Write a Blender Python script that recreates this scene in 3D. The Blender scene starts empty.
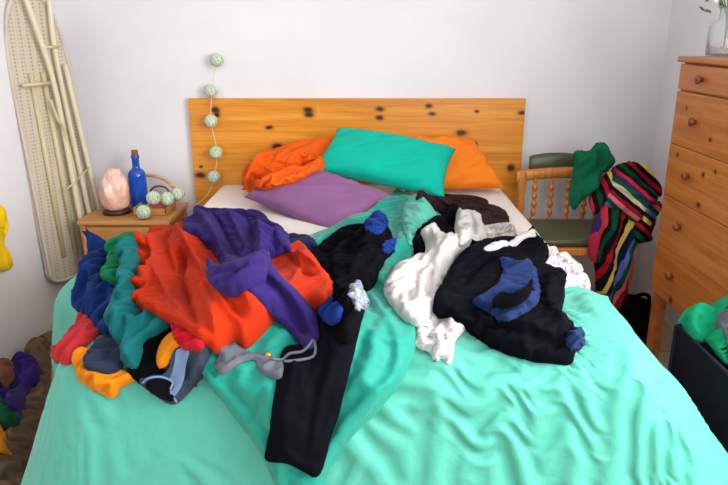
import bpy, bmesh, math, random
import numpy as np
from mathutils import Vector, Matrix, noise
from mathutils.bvhtree import BVHTree
from mathutils.geometry import delaunay_2d_cdt
from math import sin, cos, pi, radians, tan, atan

S = bpy.context.scene
COL = S.collection
random.seed(4)

# ------------------------------------------------------------------ camera
CAM = Vector((0, 0, 1.40)); PITCH = radians(17.4); F = 675.0
cd = bpy.data.cameras.new('camera'); cam = bpy.data.objects.new('camera', cd); COL.objects.link(cam)
cam.location = CAM; cam.rotation_euler = (pi/2 - PITCH, 0, 0)
cd.sensor_width = 36; cd.lens = F/728*36; cd.clip_start = .05
S.camera = cam
S.view_settings.view_transform = 'Standard'; S.view_settings.look = 'None'
S.view_settings.gamma = 1; S.view_settings.exposure = 0.35

def ray(px, py):
    a = (px-364)/F; b = (242.5-py)/F
    return Vector((a, cos(PITCH)+b*sin(PITCH), -sin(PITCH)+b*cos(PITCH))).normalized()
def atz(px, py, z):
    r = ray(px, py); return CAM + r*((z-CAM.z)/r.z)
def aty(px, py, y):
    r = ray(px, py); return CAM + r*(y/r.y)
def atx(px, py, x):
    r = ray(px, py); return CAM + r*(x/r.x)

# ------------------------------------------------------------------ materials
def lin(h):
    h = h.lstrip('#'); c = [int(h[i:i+2], 16)/255 for i in (0, 2, 4)]
    return tuple((x/12.92 if x <= .04045 else ((x+.055)/1.055)**2.4) for x in c) + (1,)
class NT:
    def __init__(s, name):
        s.m = bpy.data.materials.new(name); s.m.use_nodes = True
        s.n = s.m.node_tree.nodes; s.l = s.m.node_tree.links
        s.b = s.n['Principled BSDF']
    def add(s, t, **k):
        n = s.n.new(t)
        for a, v in k.items(): setattr(n, a, v)
        return n
    def link(s, a, b): s.l.new(a, b)
    def coord(s, kind='Object', scale=(1, 1, 1), rot=(0, 0, 0), loc=(0, 0, 0)):
        tc = s.add('ShaderNodeTexCoord'); mp = s.add('ShaderNodeMapping')
        mp.inputs['Scale'].default_value = scale; mp.inputs['Rotation'].default_value = rot; mp.inputs['Location'].default_value = loc
        s.link(tc.outputs[kind], mp.inputs[0]); return mp.outputs[0]
    def noise(s, co, scale, detail=3, rough=.5, dist=0):
        n = s.add('ShaderNodeTexNoise'); n.inputs['Scale'].default_value = scale; n.inputs['Detail'].default_value = detail
        n.inputs['Roughness'].default_value = rough; n.inputs['Distortion'].default_value = dist
        s.link(co, n.inputs['Vector']); return n.outputs['Fac']
    def ramp(s, fac, stops, interp='LINEAR'):
        r = s.add('ShaderNodeValToRGB'); r.color_ramp.interpolation = interp
        e = r.color_ramp.elements
        while len(e) < len(stops): e.new(.5)
        for i, (p, c) in enumerate(stops):
            e[i].position = p; e[i].color = lin(c) if isinstance(c, str) else c
        s.link(fac, r.inputs[0]); return r.outputs['Color']
    def bump(s, h, strength, dist=.002, prev=None):
        b = s.add('ShaderNodeBump'); b.inputs['Strength'].default_value = strength; b.inputs['Distance'].default_value = dist
        s.link(h, b.inputs['Height'])
        if prev is not None: s.link(prev, b.inputs['Normal'])
        s.link(b.outputs[0], s.b.inputs['Normal']); return b.outputs[0]
def shade(c, k):
    return tuple(min(1, x*k) for x in c[:3]) + (1,)
def fabric(name, col, rough=.9, sheen=.25, weave=1.0, var=.12, crumple=.3, cs=11):
    t = NT(name); c = lin(col); co = t.coord()
    t.link(t.ramp(t.noise(co, 14, 3), [(.3, shade(c, 1-var)), (.7, shade(c, 1+var))]), t.b.inputs['Base Color'])
    t.b.inputs['Roughness'].default_value = rough
    dk = max(c[:3]) < .03
    t.b.inputs['Sheen Weight'].default_value = 0 if dk else sheen*.12; t.b.inputs['Specular IOR Level'].default_value = .05 if dk else .15
    p = None
    if crumple: p = t.bump(t.noise(co, cs, 4, .55, .6), crumple, .012)
    t.bump(t.noise(co, 700, 2), .25*weave, .001, p)
    return t.m
def plain(name, col, rough=.5, metal=0, **k):
    t = NT(name); t.b.inputs['Base Color'].default_value = lin(col)
    t.b.inputs['Roughness'].default_value = rough; t.b.inputs['Metallic'].default_value = metal
    co = t.coord(); t.bump(t.noise(co, 60, 3), .06, .002)
    for a, v in k.items(): t.b.inputs[a.replace('_', ' ')].default_value = v
    return t.m
def wood(name, lo, mid, hi, axis=0, knots=(), kaxes='XZ', grain=1.0, rough=.38, ring=True):
    t = NT(name)
    sc = [14, 14, 14]; sc[axis] = .9
    co = t.coord(scale=tuple(sc))
    g = t.noise(co, 1.6*grain, 5, .6, .8)
    colr = t.ramp(g, [(.28, lo), (.5, mid), (.72, hi)])
    sc2 = [90, 90, 90]; sc2[axis] = 2.5
    f = t.noise(t.coord(scale=tuple(sc2)), 1.5, 3, .6)
    mx = t.add('ShaderNodeMix', data_type='RGBA', blend_type='MULTIPLY'); mx.inputs[0].default_value = .45
    t.link(colr, mx.inputs[6]); t.link(t.ramp(f, [(.3, '#d8c0a0'), (.6, '#ffffff')]), mx.inputs[7])
    cur = mx.outputs[2]
    tc = t.add('ShaderNodeTexCoord'); wn = t.add('ShaderNodeTexNoise'); wn.inputs['Scale'].default_value = 30
    t.link(tc.outputs['Object'], wn.inputs['Vector'])
    wv = t.add('ShaderNodeVectorMath', operation='SCALE'); wv.inputs[3].default_value = .012
    t.link(wn.outputs['Color'], wv.inputs[0])
    wa = t.add('ShaderNodeVectorMath', operation='ADD'); t.link(tc.outputs['Object'], wa.inputs[0]); t.link(wv.outputs[0], wa.inputs[1])
    for (p, rx, rz) in knots:      # knots of the boards at their own places
        s1 = t.add('ShaderNodeVectorMath', operation='SUBTRACT'); t.link(wa.outputs[0], s1.inputs[0])
        s1.inputs[1].default_value = (p[0]+.006, p[1]+.006, p[2]+.006)
        s2 = t.add('ShaderNodeVectorMath', operation='MULTIPLY'); t.link(s1.outputs[0], s2.inputs[0])
        s2.inputs[1].default_value = {'XZ': (1/rx, 0, 1/rz), 'YZ': (0, 1/rx, 1/rz)}[kaxes]
        ln = t.add('ShaderNodeVectorMath', operation='LENGTH'); t.link(s2.outputs[0], ln.inputs[0])
        rp = t.ramp(t_scale(t, ln.outputs['Value'], .25), [(.14, (1, 1, 1, 1)), (.26, (.55, .55, .55, 1)), (.30, (.25, .25, .25, 1)), (.48, (0, 0, 0, 1))])
        m = t.add('ShaderNodeMix', data_type='RGBA'); t.link(rp, m.inputs[0]); t.link(cur, m.inputs[6]); m.inputs[7].default_value = lin('#3a1508')
        cur = m.outputs[2]
    t.link(cur, t.b.inputs['Base Color'])
    t.b.inputs['Roughness'].default_value = rough
    t.bump(f, .12, .002)
    return t.m
def t_scale(t, v, k):
    m = t.add('ShaderNodeMath', operation='MULTIPLY'); t.link(v, m.inputs[0]); m.inputs[1].default_value = k; return m.outputs[0]

# ------------------------------------------------------------------ objects
def props(o, label=None, cat=None, group=None, kind=None):
    if label: o['label'] = label
    if cat: o['category'] = cat
    if group: o['group'] = group
    if kind: o['kind'] = kind
    return o
def mesh(name, verts, faces, mat, parent=None, smooth=True):
    me = bpy.data.meshes.new(name); me.from_pydata([tuple(v) for v in verts], [], faces); me.update()
    o = bpy.data.objects.new(name, me); COL.objects.link(o)
    if mat: me.materials.append(mat)
    if smooth:
        me.polygons.foreach_set('use_smooth', [True]*len(me.polygons))
    if parent:
        o.parent = parent; o.matrix_parent_inverse = Matrix.Translation(-parent.location) if parent.type == 'EMPTY' else Matrix()
    return o
def bmobj(name, bm, mat, parent=None, smooth=False):
    bmesh.ops.recalc_face_normals(bm, faces=bm.faces)
    me = bpy.data.meshes.new(name); bm.to_mesh(me); bm.free()
    o = bpy.data.objects.new(name, me); COL.objects.link(o)
    if mat: me.materials.append(mat)
    if smooth: me.polygons.foreach_set('use_smooth', [True]*len(me.polygons))
    if parent:
        o.parent = parent; o.matrix_parent_inverse = Matrix.Translation(-parent.location) if parent.type == 'EMPTY' else Matrix()
    return o
def thing(name, loc, label, cat, group=None):
    o = bpy.data.objects.new(name, None); COL.objects.link(o); o.location = loc; o.empty_display_size = .1
    return props(o, label, cat, group)
def bbox(bm, x0, x1, y0, y1, z0, z1, bev=.003, seg=2):
    r = bmesh.ops.create_cube(bm, size=1)
    for v in r['verts']:
        v.co = Vector(((x0+x1)/2+v.co.x*(x1-x0), (y0+y1)/2+v.co.y*(y1-y0), (z0+z1)/2+v.co.z*(z1-z0)))
    if bev:
        es = list({e for v in r['verts'] for e in v.link_edges})
        bmesh.ops.bevel(bm, geom=es, offset=bev, segments=seg, affect='EDGES', profile=.5)
def tube_pts(bm, pts, r, seg=10, closed=False, cap=True):
    pts = [Vector(p) for p in pts]; n = len(pts); rings = []
    rr = r if isinstance(r, (list, tuple)) else [r]*n
    up = Vector((0.13, .21, 1)).normalized()
    for i, p in enumerate(pts):
        if closed: t = pts[(i+1) % n]-pts[i-1]
        else: t = pts[min(i+1, n-1)]-pts[max(i-1, 0)]
        t.normalize(); a = t.cross(up)
        if a.length < .05: a = t.cross(Vector((1, 0, 0)))
        a.normalize(); b = t.cross(a).normalized()
        rings.append([bm.verts.new(p+a*rr[i]*cos(2*pi*k/seg)+b*rr[i]*sin(2*pi*k/seg)) for k in range(seg)])
    for i in range(n if closed else n-1):
        A, B = rings[i], rings[(i+1) % n]
        for k in range(seg): bm.faces.new((A[k], A[(k+1) % seg], B[(k+1) % seg], B[k]))
    if cap and not closed: bm.faces.new(rings[0]); bm.faces.new(rings[-1][::-1])
def smoothline(pts, n=6, closed=False):
    pts = [Vector(p) for p in pts]; out = []; N = len(pts)
    rng = range(N if closed else N-1)
    for i in rng:
        p1, p2 = pts[i], pts[(i+1) % N]
        p0 = pts[i-1] if (closed or i > 0) else p1
        p3 = pts[(i+2) % N] if (closed or i+2 < N) else p2
        for k in range(n):
            t = k/n
            out.append(.5*((2*p1)+(p2-p0)*t+(2*p0-5*p1+4*p2-p3)*t*t+(3*p1-p0-3*p2+p3)*t**3))
    if not closed: out.append(pts[-1])
    return out
def tube(name, pts, r, mat, parent=None, seg=10, sm=0, closed=False):
    bm = bmesh.new()
    if sm: pts = smoothline(pts, sm, closed)
    tube_pts(bm, pts, r, seg, closed); return bmobj(name, bm, mat, parent, True)
def lathe(bm, prof, c, seg=24, axis=None, wob=None):
    """prof: (radius, height) from bottom to top, about a vertical axis at c"""
    c = Vector(c); ax = Vector(axis).normalized() if axis else Vector((0, 0, 1))
    a = ax.cross(Vector((0, 1, 0)));
    if a.length < .1: a = ax.cross(Vector((1, 0, 0)))
    a.normalize(); b = ax.cross(a)
    rings = []
    for r, h in prof:
        rings.append([bm.verts.new(c+ax*h+(a*cos(2*pi*k/seg)+b*sin(2*pi*k/seg))*max(r*(wob(k, h) if wob else 1), 1e-4)) for k in range(seg)])
    for A, B in zip(rings, rings[1:]):
        for k in range(seg): bm.faces.new((A[k], A[(k+1) % seg], B[(k+1) % seg], B[k]))
    bm.faces.new(rings[0][::-1]); bm.faces.new(rings[-1])

# ------------------------------------------------------------------ room
m_wall = NT('wall_paint'); co = m_wall.coord()
m_wall.link(m_wall.ramp(m_wall.noise(co, 2.2, 3), [(.3, '#e2e1e4'), (.7, '#eae9ec')]), m_wall.b.inputs['Base Color'])
m_wall.b.inputs['Roughness'].default_value = .85; m_wall.bump(m_wall.noise(co, 45, 4), .12, .003); m_wall = m_wall.m
m_ceil = plain('ceiling_paint', '#f0f0ee', .9)
m_floor = NT('floor_tile'); co = m_floor.coord()
br = m_floor.add('ShaderNodeTexBrick'); m_floor.link(co, br.inputs['Vector'])
br.inputs['Scale'].default_value = 1.0; br.inputs['Brick Width'].default_value = .4; br.inputs['Row Height'].default_value = .4; br.offset = 0
br.inputs['Mortar Size'].default_value = .004
br.inputs['Color1'].default_value = lin('#c9b197'); br.inputs['Color2'].default_value = lin('#c2a98e'); br.inputs['Mortar'].default_value = lin('#9a8670')
m_floor.link(br.outputs['Color'], m_floor.b.inputs['Base Color']); m_floor.b.inputs['Roughness'].default_value = .5; m_floor = m_floor.m
XL, XR, YB, YF, ZC = -1.55, 1.52, 3.53, -1.3, 2.5
def box_struct(name, *dims, mat=m_wall):
    bm = bmesh.new(); bbox(bm, *dims, bev=0); return props(bmobj(name, bm, mat), kind='structure')
box_struct('floor', XL-.1, XR+.1, YF-.1, YB+.1, -.1, 0, mat=m_floor)
box_struct('ceiling', XL-.1, XR+.1, YF-.1, YB+.1, ZC, ZC+.1, mat=m_ceil)
box_struct('wall_back', XL-.1, XR+.1, YB, YB+.1, 0, ZC)
box_struct('wall_left', XL-.1, XL, YF, YB, 0, ZC)
FX0, FX1, FZ0, FZ1 = .15, 1.35, .95, 2.2  # opening of a window added behind the camera for fill light
bm = bmesh.new()
bbox(bm, XL-.1, FX0, YF-.1, YF, 0, ZC, bev=0); bbox(bm, FX1, XR+.1, YF-.1, YF, 0, ZC, bev=0)
bbox(bm, FX0, FX1, YF-.1, YF, 0, FZ0, bev=0); bbox(bm, FX0, FX1, YF-.1, YF, FZ1, ZC, bev=0)
props(bmobj('wall_front', bm, plain('bounce_cutting_grey', '#6c645c', .9)), kind='structure')  # unseen wall, coloured dark to cut the light it bounces back
WY0, WY1, WZ0, WZ1 = .1, 1.6, .85, 2.2
bm = bmesh.new()
bbox(bm, XR, XR+.1, YF, WY0, 0, ZC, bev=0); bbox(bm, XR, XR+.1, WY1, YB, 0, ZC, bev=0)
bbox(bm, XR, XR+.1, WY0, WY1, 0, WZ0, bev=0); bbox(bm, XR, XR+.1, WY0, WY1, WZ1, ZC, bev=0)
props(bmobj('wall_right', bm, m_wall), kind='structure')
m_white = plain('white_gloss_paint', '#e8e8e4', .4)
bm = bmesh.new()
for y in (WY0, (WY0+WY1)/2-.02, WY1-.04): bbox(bm, XR+.03, XR+.08, y, y+.04, WZ0, WZ1)
for z in (WZ0, WZ1-.04): bbox(bm, XR+.03, XR+.08, WY0, WY1, z, z+.04)
props(bmobj('window_1', bm, m_white), kind='structure')
bm = bmesh.new()
for x in (FX0, (FX0+FX1)/2-.02, FX1-.04): bbox(bm, x, x+.04, YF-.08, YF-.03, FZ0, FZ1)
for z in (FZ0, FZ1-.04): bbox(bm, FX0, FX1, YF-.08, YF-.03, z, z+.04)
props(bmobj('added_fill_window', bm, m_white), kind='structure')  # frame of the added, unseen window that carries the fill light

# ------------------------------------------------------------------ light
w = bpy.data.worlds.new('sky'); S.world = w; w.use_nodes = True
w.node_tree.nodes['Background'].inputs[0].default_value = (.75, .87, 1, 1); w.node_tree.nodes['Background'].inputs[1].default_value = 2.0
def area(name, loc, rot, sx, sy, e, col):
    l = bpy.data.lights.new(name, 'AREA'); l.shape = 'RECTANGLE'; l.size = sx; l.size_y = sy; l.energy = e; l.color = col
    o = bpy.data.objects.new(name, l); COL.objects.link(o); o.location = loc; o.rotation_euler = rot; return o
area('daylight_through_window', (XR-.02, (WY0+WY1)/2, (WZ0+WZ1)/2), (0, radians(84), 0), WZ1-WZ0, WY1-WY0, 66, (1, .985, .96))

area('fill_light_at_added_window', ((FX0+FX1)/2, YF+.02, (FZ0+FZ1)/2), (radians(90), 0, 0), FX1-FX0, FZ1-FZ0, 24, (.97, .985, 1))  # added fill lamp, brightens the back wall and the foot of the bed
# ------------------------------------------------------------------ the bed
BX = -.022; MT = .625
kn = []
for (x, y, rx, rz) in [(215, 110, .022, .016), (217, 115, .014, .012), (308, 110, .026, .014), (309, 115, .024, .014), (269, 127.6, .02, .01), (277, 147, .028, .018),
                       (200, 175.5, .028, .016), (201, 167, .01, .008), (380, 109, .022, .012), (379.6, 118, .02, .012), (429, 106, .018, .012), (432, 114, .018, .01),
                       (477, 111.5, .012, .008), (522, 113, .018, .01), (461.5, 133, .028, .016), (511, 168, .02, .02), (475, 145, .012, .016)]:
    p = aty(x, y, 3.49); kn.append(((p.x, 0, p.z), rx, rz))
m_head = wood('varnished_pine_headboard', '#cc7a18', '#e29426', '#eea83e', 0, kn, 'XZ', 1.0, .33)
m_pine = wood('varnished_pine_frame', '#b8691f', '#cc7f2e', '#d8924a', 1)
HL = aty(188, 98, 3.495).x; HR = aty(526, 98, 3.495).x; HT = aty(364, 98.5, 3.495).z
bed = thing('double_bed', (BX, 2.5, 0), 'double bed with a wide knotty orange pine headboard against the back wall', 'bed')
bm = bmesh.new()
zs = [.25, .515, .79, HT]
for a, b in zip(zs, zs[1:]): bbox(bm, HL, HR, 3.495, 3.527, a, b-.0006, .0015)
bmobj('headboard', bm, m_head, bed)
for x in (HL+.06, HR-.12):
    bm = bmesh.new(); bbox(bm, x, x+.06, 3.497, 3.525, 0, .25); bmobj('leg', bm, m_pine, bed)
for s in (-1, 1):
    bm = bmesh.new(); bbox(bm, BX+s*.735-.015, BX+s*.735+.015, 1.5, 3.49, .22, .38); bmobj('side_rail', bm, m_pine, bed)
    bm = bmesh.new(); bbox(bm, BX+s*.71-.03, BX+s*.71+.03, 1.5, 1.56, 0, .22); bmobj('leg', bm, m_pine, bed)
bm = bmesh.new(); bbox(bm, BX-.72, BX+.72, 1.5, 1.53, .22, .38); bmobj('foot_rail', bm, m_pine, bed)
bm = bmesh.new()
for i in range(12): bbox(bm, BX-.72, BX+.72, 1.56+i*.16, 1.64+i*.16, .36, .38, 0)
props(bmobj('slats', bm, m_pine, bed))

m_sheet = fabric('white_cotton_sheet', '#e9dfd8', .9, .2, .6, .02, .25, 6)
# mattress under its fitted sheet: rounded slab
def slab(x0, x1, y0, y1, z0, z1, r, nx, ny, disp):
    vs = []; fs = []
    bm = bmesh.new(); bbox(bm, x0, x1, y0, y1, z0, z1, r, 6)
    return bm
bm = slab(BX-.735, BX+.735, 1.60, 3.485, .385, MT-.006, .05, 1, 1, None)
props(bmobj('mattress', bm, fabric('mattress_ticking', '#e8e4da'), None, True), 'thick white mattress lying on the bed frame', 'mattress')
N = 150
bv = []; bf = []
def sheet_pt(a, b):
    # a across, b along from foot; rounded edges and tucked sides
    r = .055; x = max(-.75, min(.75, a)); e = abs(a)-(.75-r)
    z = MT; xx = a
    if e > 0:
        ph = min(e/r, pi/2); xx = math.copysign(.75-r+r*sin(ph), a); z = MT-r*(1-cos(ph))
        if e > r*pi/2: z -= e-r*pi/2
    fl = min(1, max(0, (abs(a)-.3)*2))
    z += .006*noise.noise(Vector((a*3, b*3, 0)))+.0035*(1-2*abs(noise.noise(Vector((a*7+b*2, b*4, 5)))))
    if b < 1.0: pass
    return Vector((BX+xx, b, z))
ny = 160; nx = 120
for j in range(ny+1):
    for i in range(nx+1):
        a = -.97+1.94*i/nx; b = 1.58+(3.492-1.58)*j/ny
        bv.append(sheet_pt(a, b))
for j in range(ny):
    for i in range(nx):
        k = j*(nx+1)+i; bf.append((k, k+1, k+nx+2, k+nx+1))
sheet = props(mesh('fitted_sheet', bv, bf, m_sheet), 'plain white fitted sheet stretched over the mattress', 'bed sheet')

PILE = []
def add_pile(vs, fs): PILE.append(BVHTree.FromPolygons([tuple(v) for v in vs], fs))
add_pile(bv, bf)
def cast(o, d, pile=None):
    best = None; bd = 1e9
    for t in (pile if pile is not None else PILE):
        h = t.ray_cast(o, d)
        if h[0] is not None and h[3] < bd: best, bd = h, h[3]
    return best
def hit(px, py, zfall=.66, pile=None):
    h = cast(CAM, ray(px, py), pile)
    return h[0] if h else atz(px, py, zfall)

# ------------------------------------------------------------------ duvet
def ridge(x, y, ang, f, st, seed, k=.1):
    c, s = cos(ang), sin(ang); p = (x*c+y*s)*f*st; q = (-x*s+y*c)*f
    q += .55*noise.noise(Vector((p*.9, q*.5, seed+9)))
    n = noise.noise(Vector((p, q, seed)))
    return 1-2.3*math.sqrt(n*n+k*k*.15)
def pleat(x, y, ang, f, seed):
    """overlapping folds: a slow rise and a steep drop, fading in and out along their length"""
    c, s = cos(ang), sin(ang); p = (x*c+y*s); q = (-x*s+y*c)
    q = q*f*.8+.9*noise.noise(Vector((p*3.2, q*2.5, seed+41)))+.25*noise.noise(Vector((p*9, q*8, seed+43)))
    k = math.floor(q); fr = q-k
    saw = (fr/.82)**1.3 if fr < .82 else 1-sstep(.82, 1, fr)
    return (saw-.4)*max(0, .35+1.3*noise.noise(Vector((p*4.5, k*1.7, seed+47))))
def sstep(a, b, x):
    t = min(1, max(0, (x-a)/(b-a))); return t*t*(3-2*t)
DT = MT+.035
def lerp_tab(tab, x):
    if x <= tab[0][0]: return tab[0][1]
    for (a, b), (c, d) in zip(tab, tab[1:]):
        if x <= c: t = (x-a)/(c-a); t = t*t*(3-2*t); return b+(d-b)*t
    return tab[-1][1]
HEADLINE = [(-.95, 2.45), (-.6, 2.5), (-.35, 2.42), (-.1, 2.62), (.0, 2.86), (.16, 2.92), (.3, 2.6), (.45, 2.25), (.6, 1.97), (.95, 1.84)]
def duvet_pt(a, b):
    """a across, b along towards the head; both arc lengths on the cloth"""
    y0 = 1.585; xl = -.645-.215*math.exp(-((b-2.06)/.16)**2); xr = .63
    r = .16
    qx = (a-xr) if a > xr else ((a-xl) if a < xl else 0)
    qy = (b-y0) if b < y0 else 0
    e = math.hypot(qx, qy)
    cx = min(max(a, xl), xr); cy = max(b, y0)
    z = DT
    z += .022*noise.noise(Vector((a*2.3, b*2.3, 3)))+.012*noise.noise(Vector((a*5, b*5, 8)))
    ox = oy = 0; nrm = Vector((0, 0, 1))
    if e > 0:
        n = (qx/e, qy/e)
        pm = radians(80-12*sstep(1.9, 1.5, b) if a < 0 else 66-16*sstep(1.9, 1.5, b))*abs(n[0])**2+radians(74)*n[1]**2
        ph = min(e/r, pm); o = r*sin(ph); dz = r*(1-cos(ph))
        if e/r > pm: o += (e-r*pm)*cos(pm); dz += (e-r*pm)*sin(pm)
        ox, oy = n[0]*o, n[1]*o; z -= dz
        nrm = Vector((n[0]*sin(ph), n[1]*sin(ph), cos(ph)))
    P = Vector((cx+ox, cy+oy, z))
    # wrinkles
    right = sstep(-.1, .15, a+.1*(1.4-b)); amp = .0035+.0065*right
    ang = 2.2 if a > 0 else 1.9
    wv = 1.7*amp*ridge(a, b, 2.1+.8*noise.noise(Vector((a*1.3, b*1.3, 5))), 5, .35, 1.5, .05)+amp*.7*ridge(a, b, 2.6, 11, .4, 4.2, .05)+right*.008*pleat(a, b, 2.15, 6.5, 4)
    wv += .004*ridge(a, b, .5, 6, .5, 7.7)
    side = sstep(.0, .15, abs(a)-.72); wv += side*.014*noise.noise(Vector((b*9, a*2, 11)))
    if e > .12 and abs(qx) > 0 and abs(qy) > 0: wv += .012*sin(9*math.atan2(qy, qx))*sstep(.12, .4, e)
    return P, nrm, wv
vs = []; fs = []; nx, ny = 300, 330; NV = []; WVS = []; AB = []
for j in range(ny+1):
    t = j/ny
    for i in range(nx+1):
        a = -1.26+2.41*i/nx
        yh = lerp_tab(HEADLINE, a)+.012*noise.noise(Vector((a*9, 0, 2)))
        b = .93+(yh-.93)*t
        P, nv_, wv_ = duvet_pt(a, b)
        dh = yh-b
        if dh < .05 and abs(a) < .76:
            k = 1-math.sqrt(max(0, 1-(1-dh/.05)**2)); P.z -= k*(P.z-(MT+.004))
        P.z = max(P.z, .04+.01*noise.noise(P*9))
        vs.append(P); NV.append(nv_); WVS.append(wv_); AB.append((a, b, dh))
for j in range(ny):
    for i in range(nx):
        k = j*(nx+1)+i; fs.append((k, k+1, k+nx+2, k+nx+1))
S0 = np.array([tuple(v) for v in vs]).reshape(ny+1, nx+1, 3); NN = np.array([tuple(v) for v in NV]).reshape(ny+1, nx+1, 3)
ABn = np.array(AB).reshape(ny+1, nx+1, 3); X = S0+NN*np.array(WVS).reshape(ny+1, nx+1, 1)
exc = .022+.062/(1+np.exp(-(ABn[..., 0]-.0+.35*(1.4-ABn[..., 1]))*9))
modn = np.array([.9+2.4*noise.noise(Vector((a*3.2, b*3.2, 71)))+.9*noise.noise(Vector((a*9, b*9, 72))) for a, b, _ in AB]).reshape(ny+1, nx+1)
fang = np.array([2.05+2.2*noise.noise(Vector((a*2.2, b*2.2, 77))) for a, b, _ in AB]).reshape(ny+1, nx+1)
exc = exc*np.clip(modn, .05, 2.2)
OFF = [(0, 1, 1.), (1, 0, 1.), (1, 1, .7), (1, -1, .7), (0, 4, .4), (4, 0, .4), (3, 3, .25), (3, -3, .25)]
SL = []
for (dj, di, k) in OFF:
    if di >= 0: A_ = (slice(0, ny+1-dj), slice(0, nx+1-di)); B_ = (slice(dj, ny+1), slice(di, nx+1))
    else: A_ = (slice(0, ny+1-dj), slice(-di, nx+1)); B_ = (slice(dj, ny+1), slice(0, nx+1+di))
    dab = ABn[B_][..., :2]-ABn[A_][..., :2]; th = np.arctan2(dab[..., 1], dab[..., 0])
    L = np.linalg.norm(S0[B_]-S0[A_], axis=2)*(1+exc[A_]*(.2+.8*np.sin(th-fang[A_])**2)); SL.append((A_, B_, L, k))
Pv = X.copy(); edge_m = np.clip(ABn[..., 2]/.06, 0, 1)[..., None]
for st in range(60):
    v = np.clip((X-Pv)*.9, -.003, .003); Pv = X.copy(); X = X+v
    for it in range(3):
        acc = np.zeros_like(X)
        for A_, B_, L, k in SL:
            dd = X[B_]-X[A_]; l = np.linalg.norm(dd, axis=2); c = (k*.5*(l-L)/np.maximum(l, 1e-6))[..., None]*dd
            acc[A_] += c; acc[B_] -= c
        X = X+acc*.32
        X += .002*(S0-X); o_ = ((X-S0)*NN).sum(2, keepdims=True); X += NN*(np.maximum(o_, -.010)-o_)
X = S0+(X-S0)*(.15+.85*edge_m)
X[..., 2] = np.maximum(X[..., 2], .02)
vs = [Vector(tuple(p)) for p in X.reshape(-1, 3)]
def duvet_mat(name, col, cr):
    t = NT(name); co = t.coord(); c = lin(col)
    t.link(t.ramp(t.noise(co, 5, 3), [(.3, shade(c, .95)), (.7, shade(c, 1.05))]), t.b.inputs['Base Color'])
    t.b.inputs['Roughness'].default_value = .62; t.b.inputs['Specular IOR Level'].default_value = .3; t.b.inputs['Sheen Weight'].default_value = .15
    p = t.bump(t.noise(t.coord(rot=(0, 0, .9), scale=(1, 2.6, 1)), 9, 4, .55, .8), cr, .02)
    t.bump(t.noise(co, 600, 2), .12, .001, p); return t.m
m_duvet = duvet_mat('mint_duvet_cotton', '#4aa694', .3)
m_flap = duvet_mat('teal_duvet_reverse', '#0a8c7c', .3)
duvet = props(mesh('duvet', vs, fs, m_duvet), 'rumpled mint and teal duvet spread over the foot of the bed and hanging down', 'duvet')
add_pile(vs, fs)

# ------------------------------------------------------------------ draped cloth
def relax(X, pairs, rest, ks, fixed, pinw, floorf, g, steps, X0, hold=.004):
    """settles a cloth with spare length in it: it buckles into folds over what lies beneath"""
    n = len(X); P_ = X.copy()
    deg = np.zeros(n)
    for p in pairs: deg += np.bincount(p[:, 0], minlength=n)+np.bincount(p[:, 1], minlength=n)
    for st in range(steps):
        v = (X-P_)*.9; vl = np.linalg.norm(v, axis=1, keepdims=True); v *= np.minimum(1, .003/np.maximum(vl, 1e-9))
        P_ = X.copy(); X = X+v+g
        for it in range(3):
            acc = np.zeros((n, 3)); 
            for p, L, k in zip(pairs, rest, ks):
                dd = X[p[:, 1]]-X[p[:, 0]]; l = np.linalg.norm(dd, axis=1)
                c = (k*.5*(l-L)/np.maximum(l, 1e-6))[:, None]*dd
                for a in range(3):
                    acc[:, a] += np.bincount(p[:, 0], c[:, a], n)-np.bincount(p[:, 1], c[:, a], n)
            X = X+acc*(3.2/np.maximum(deg, 1))[:, None]
            X[fixed] += pinw*(X0[fixed]-X[fixed]); X[:, :2] += hold*(X0[:, :2]-X[:, :2])
            X[:, 2] = np.maximum(X[:, 2], floorf(X))
    return X
DT0 = radians(44)
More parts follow.
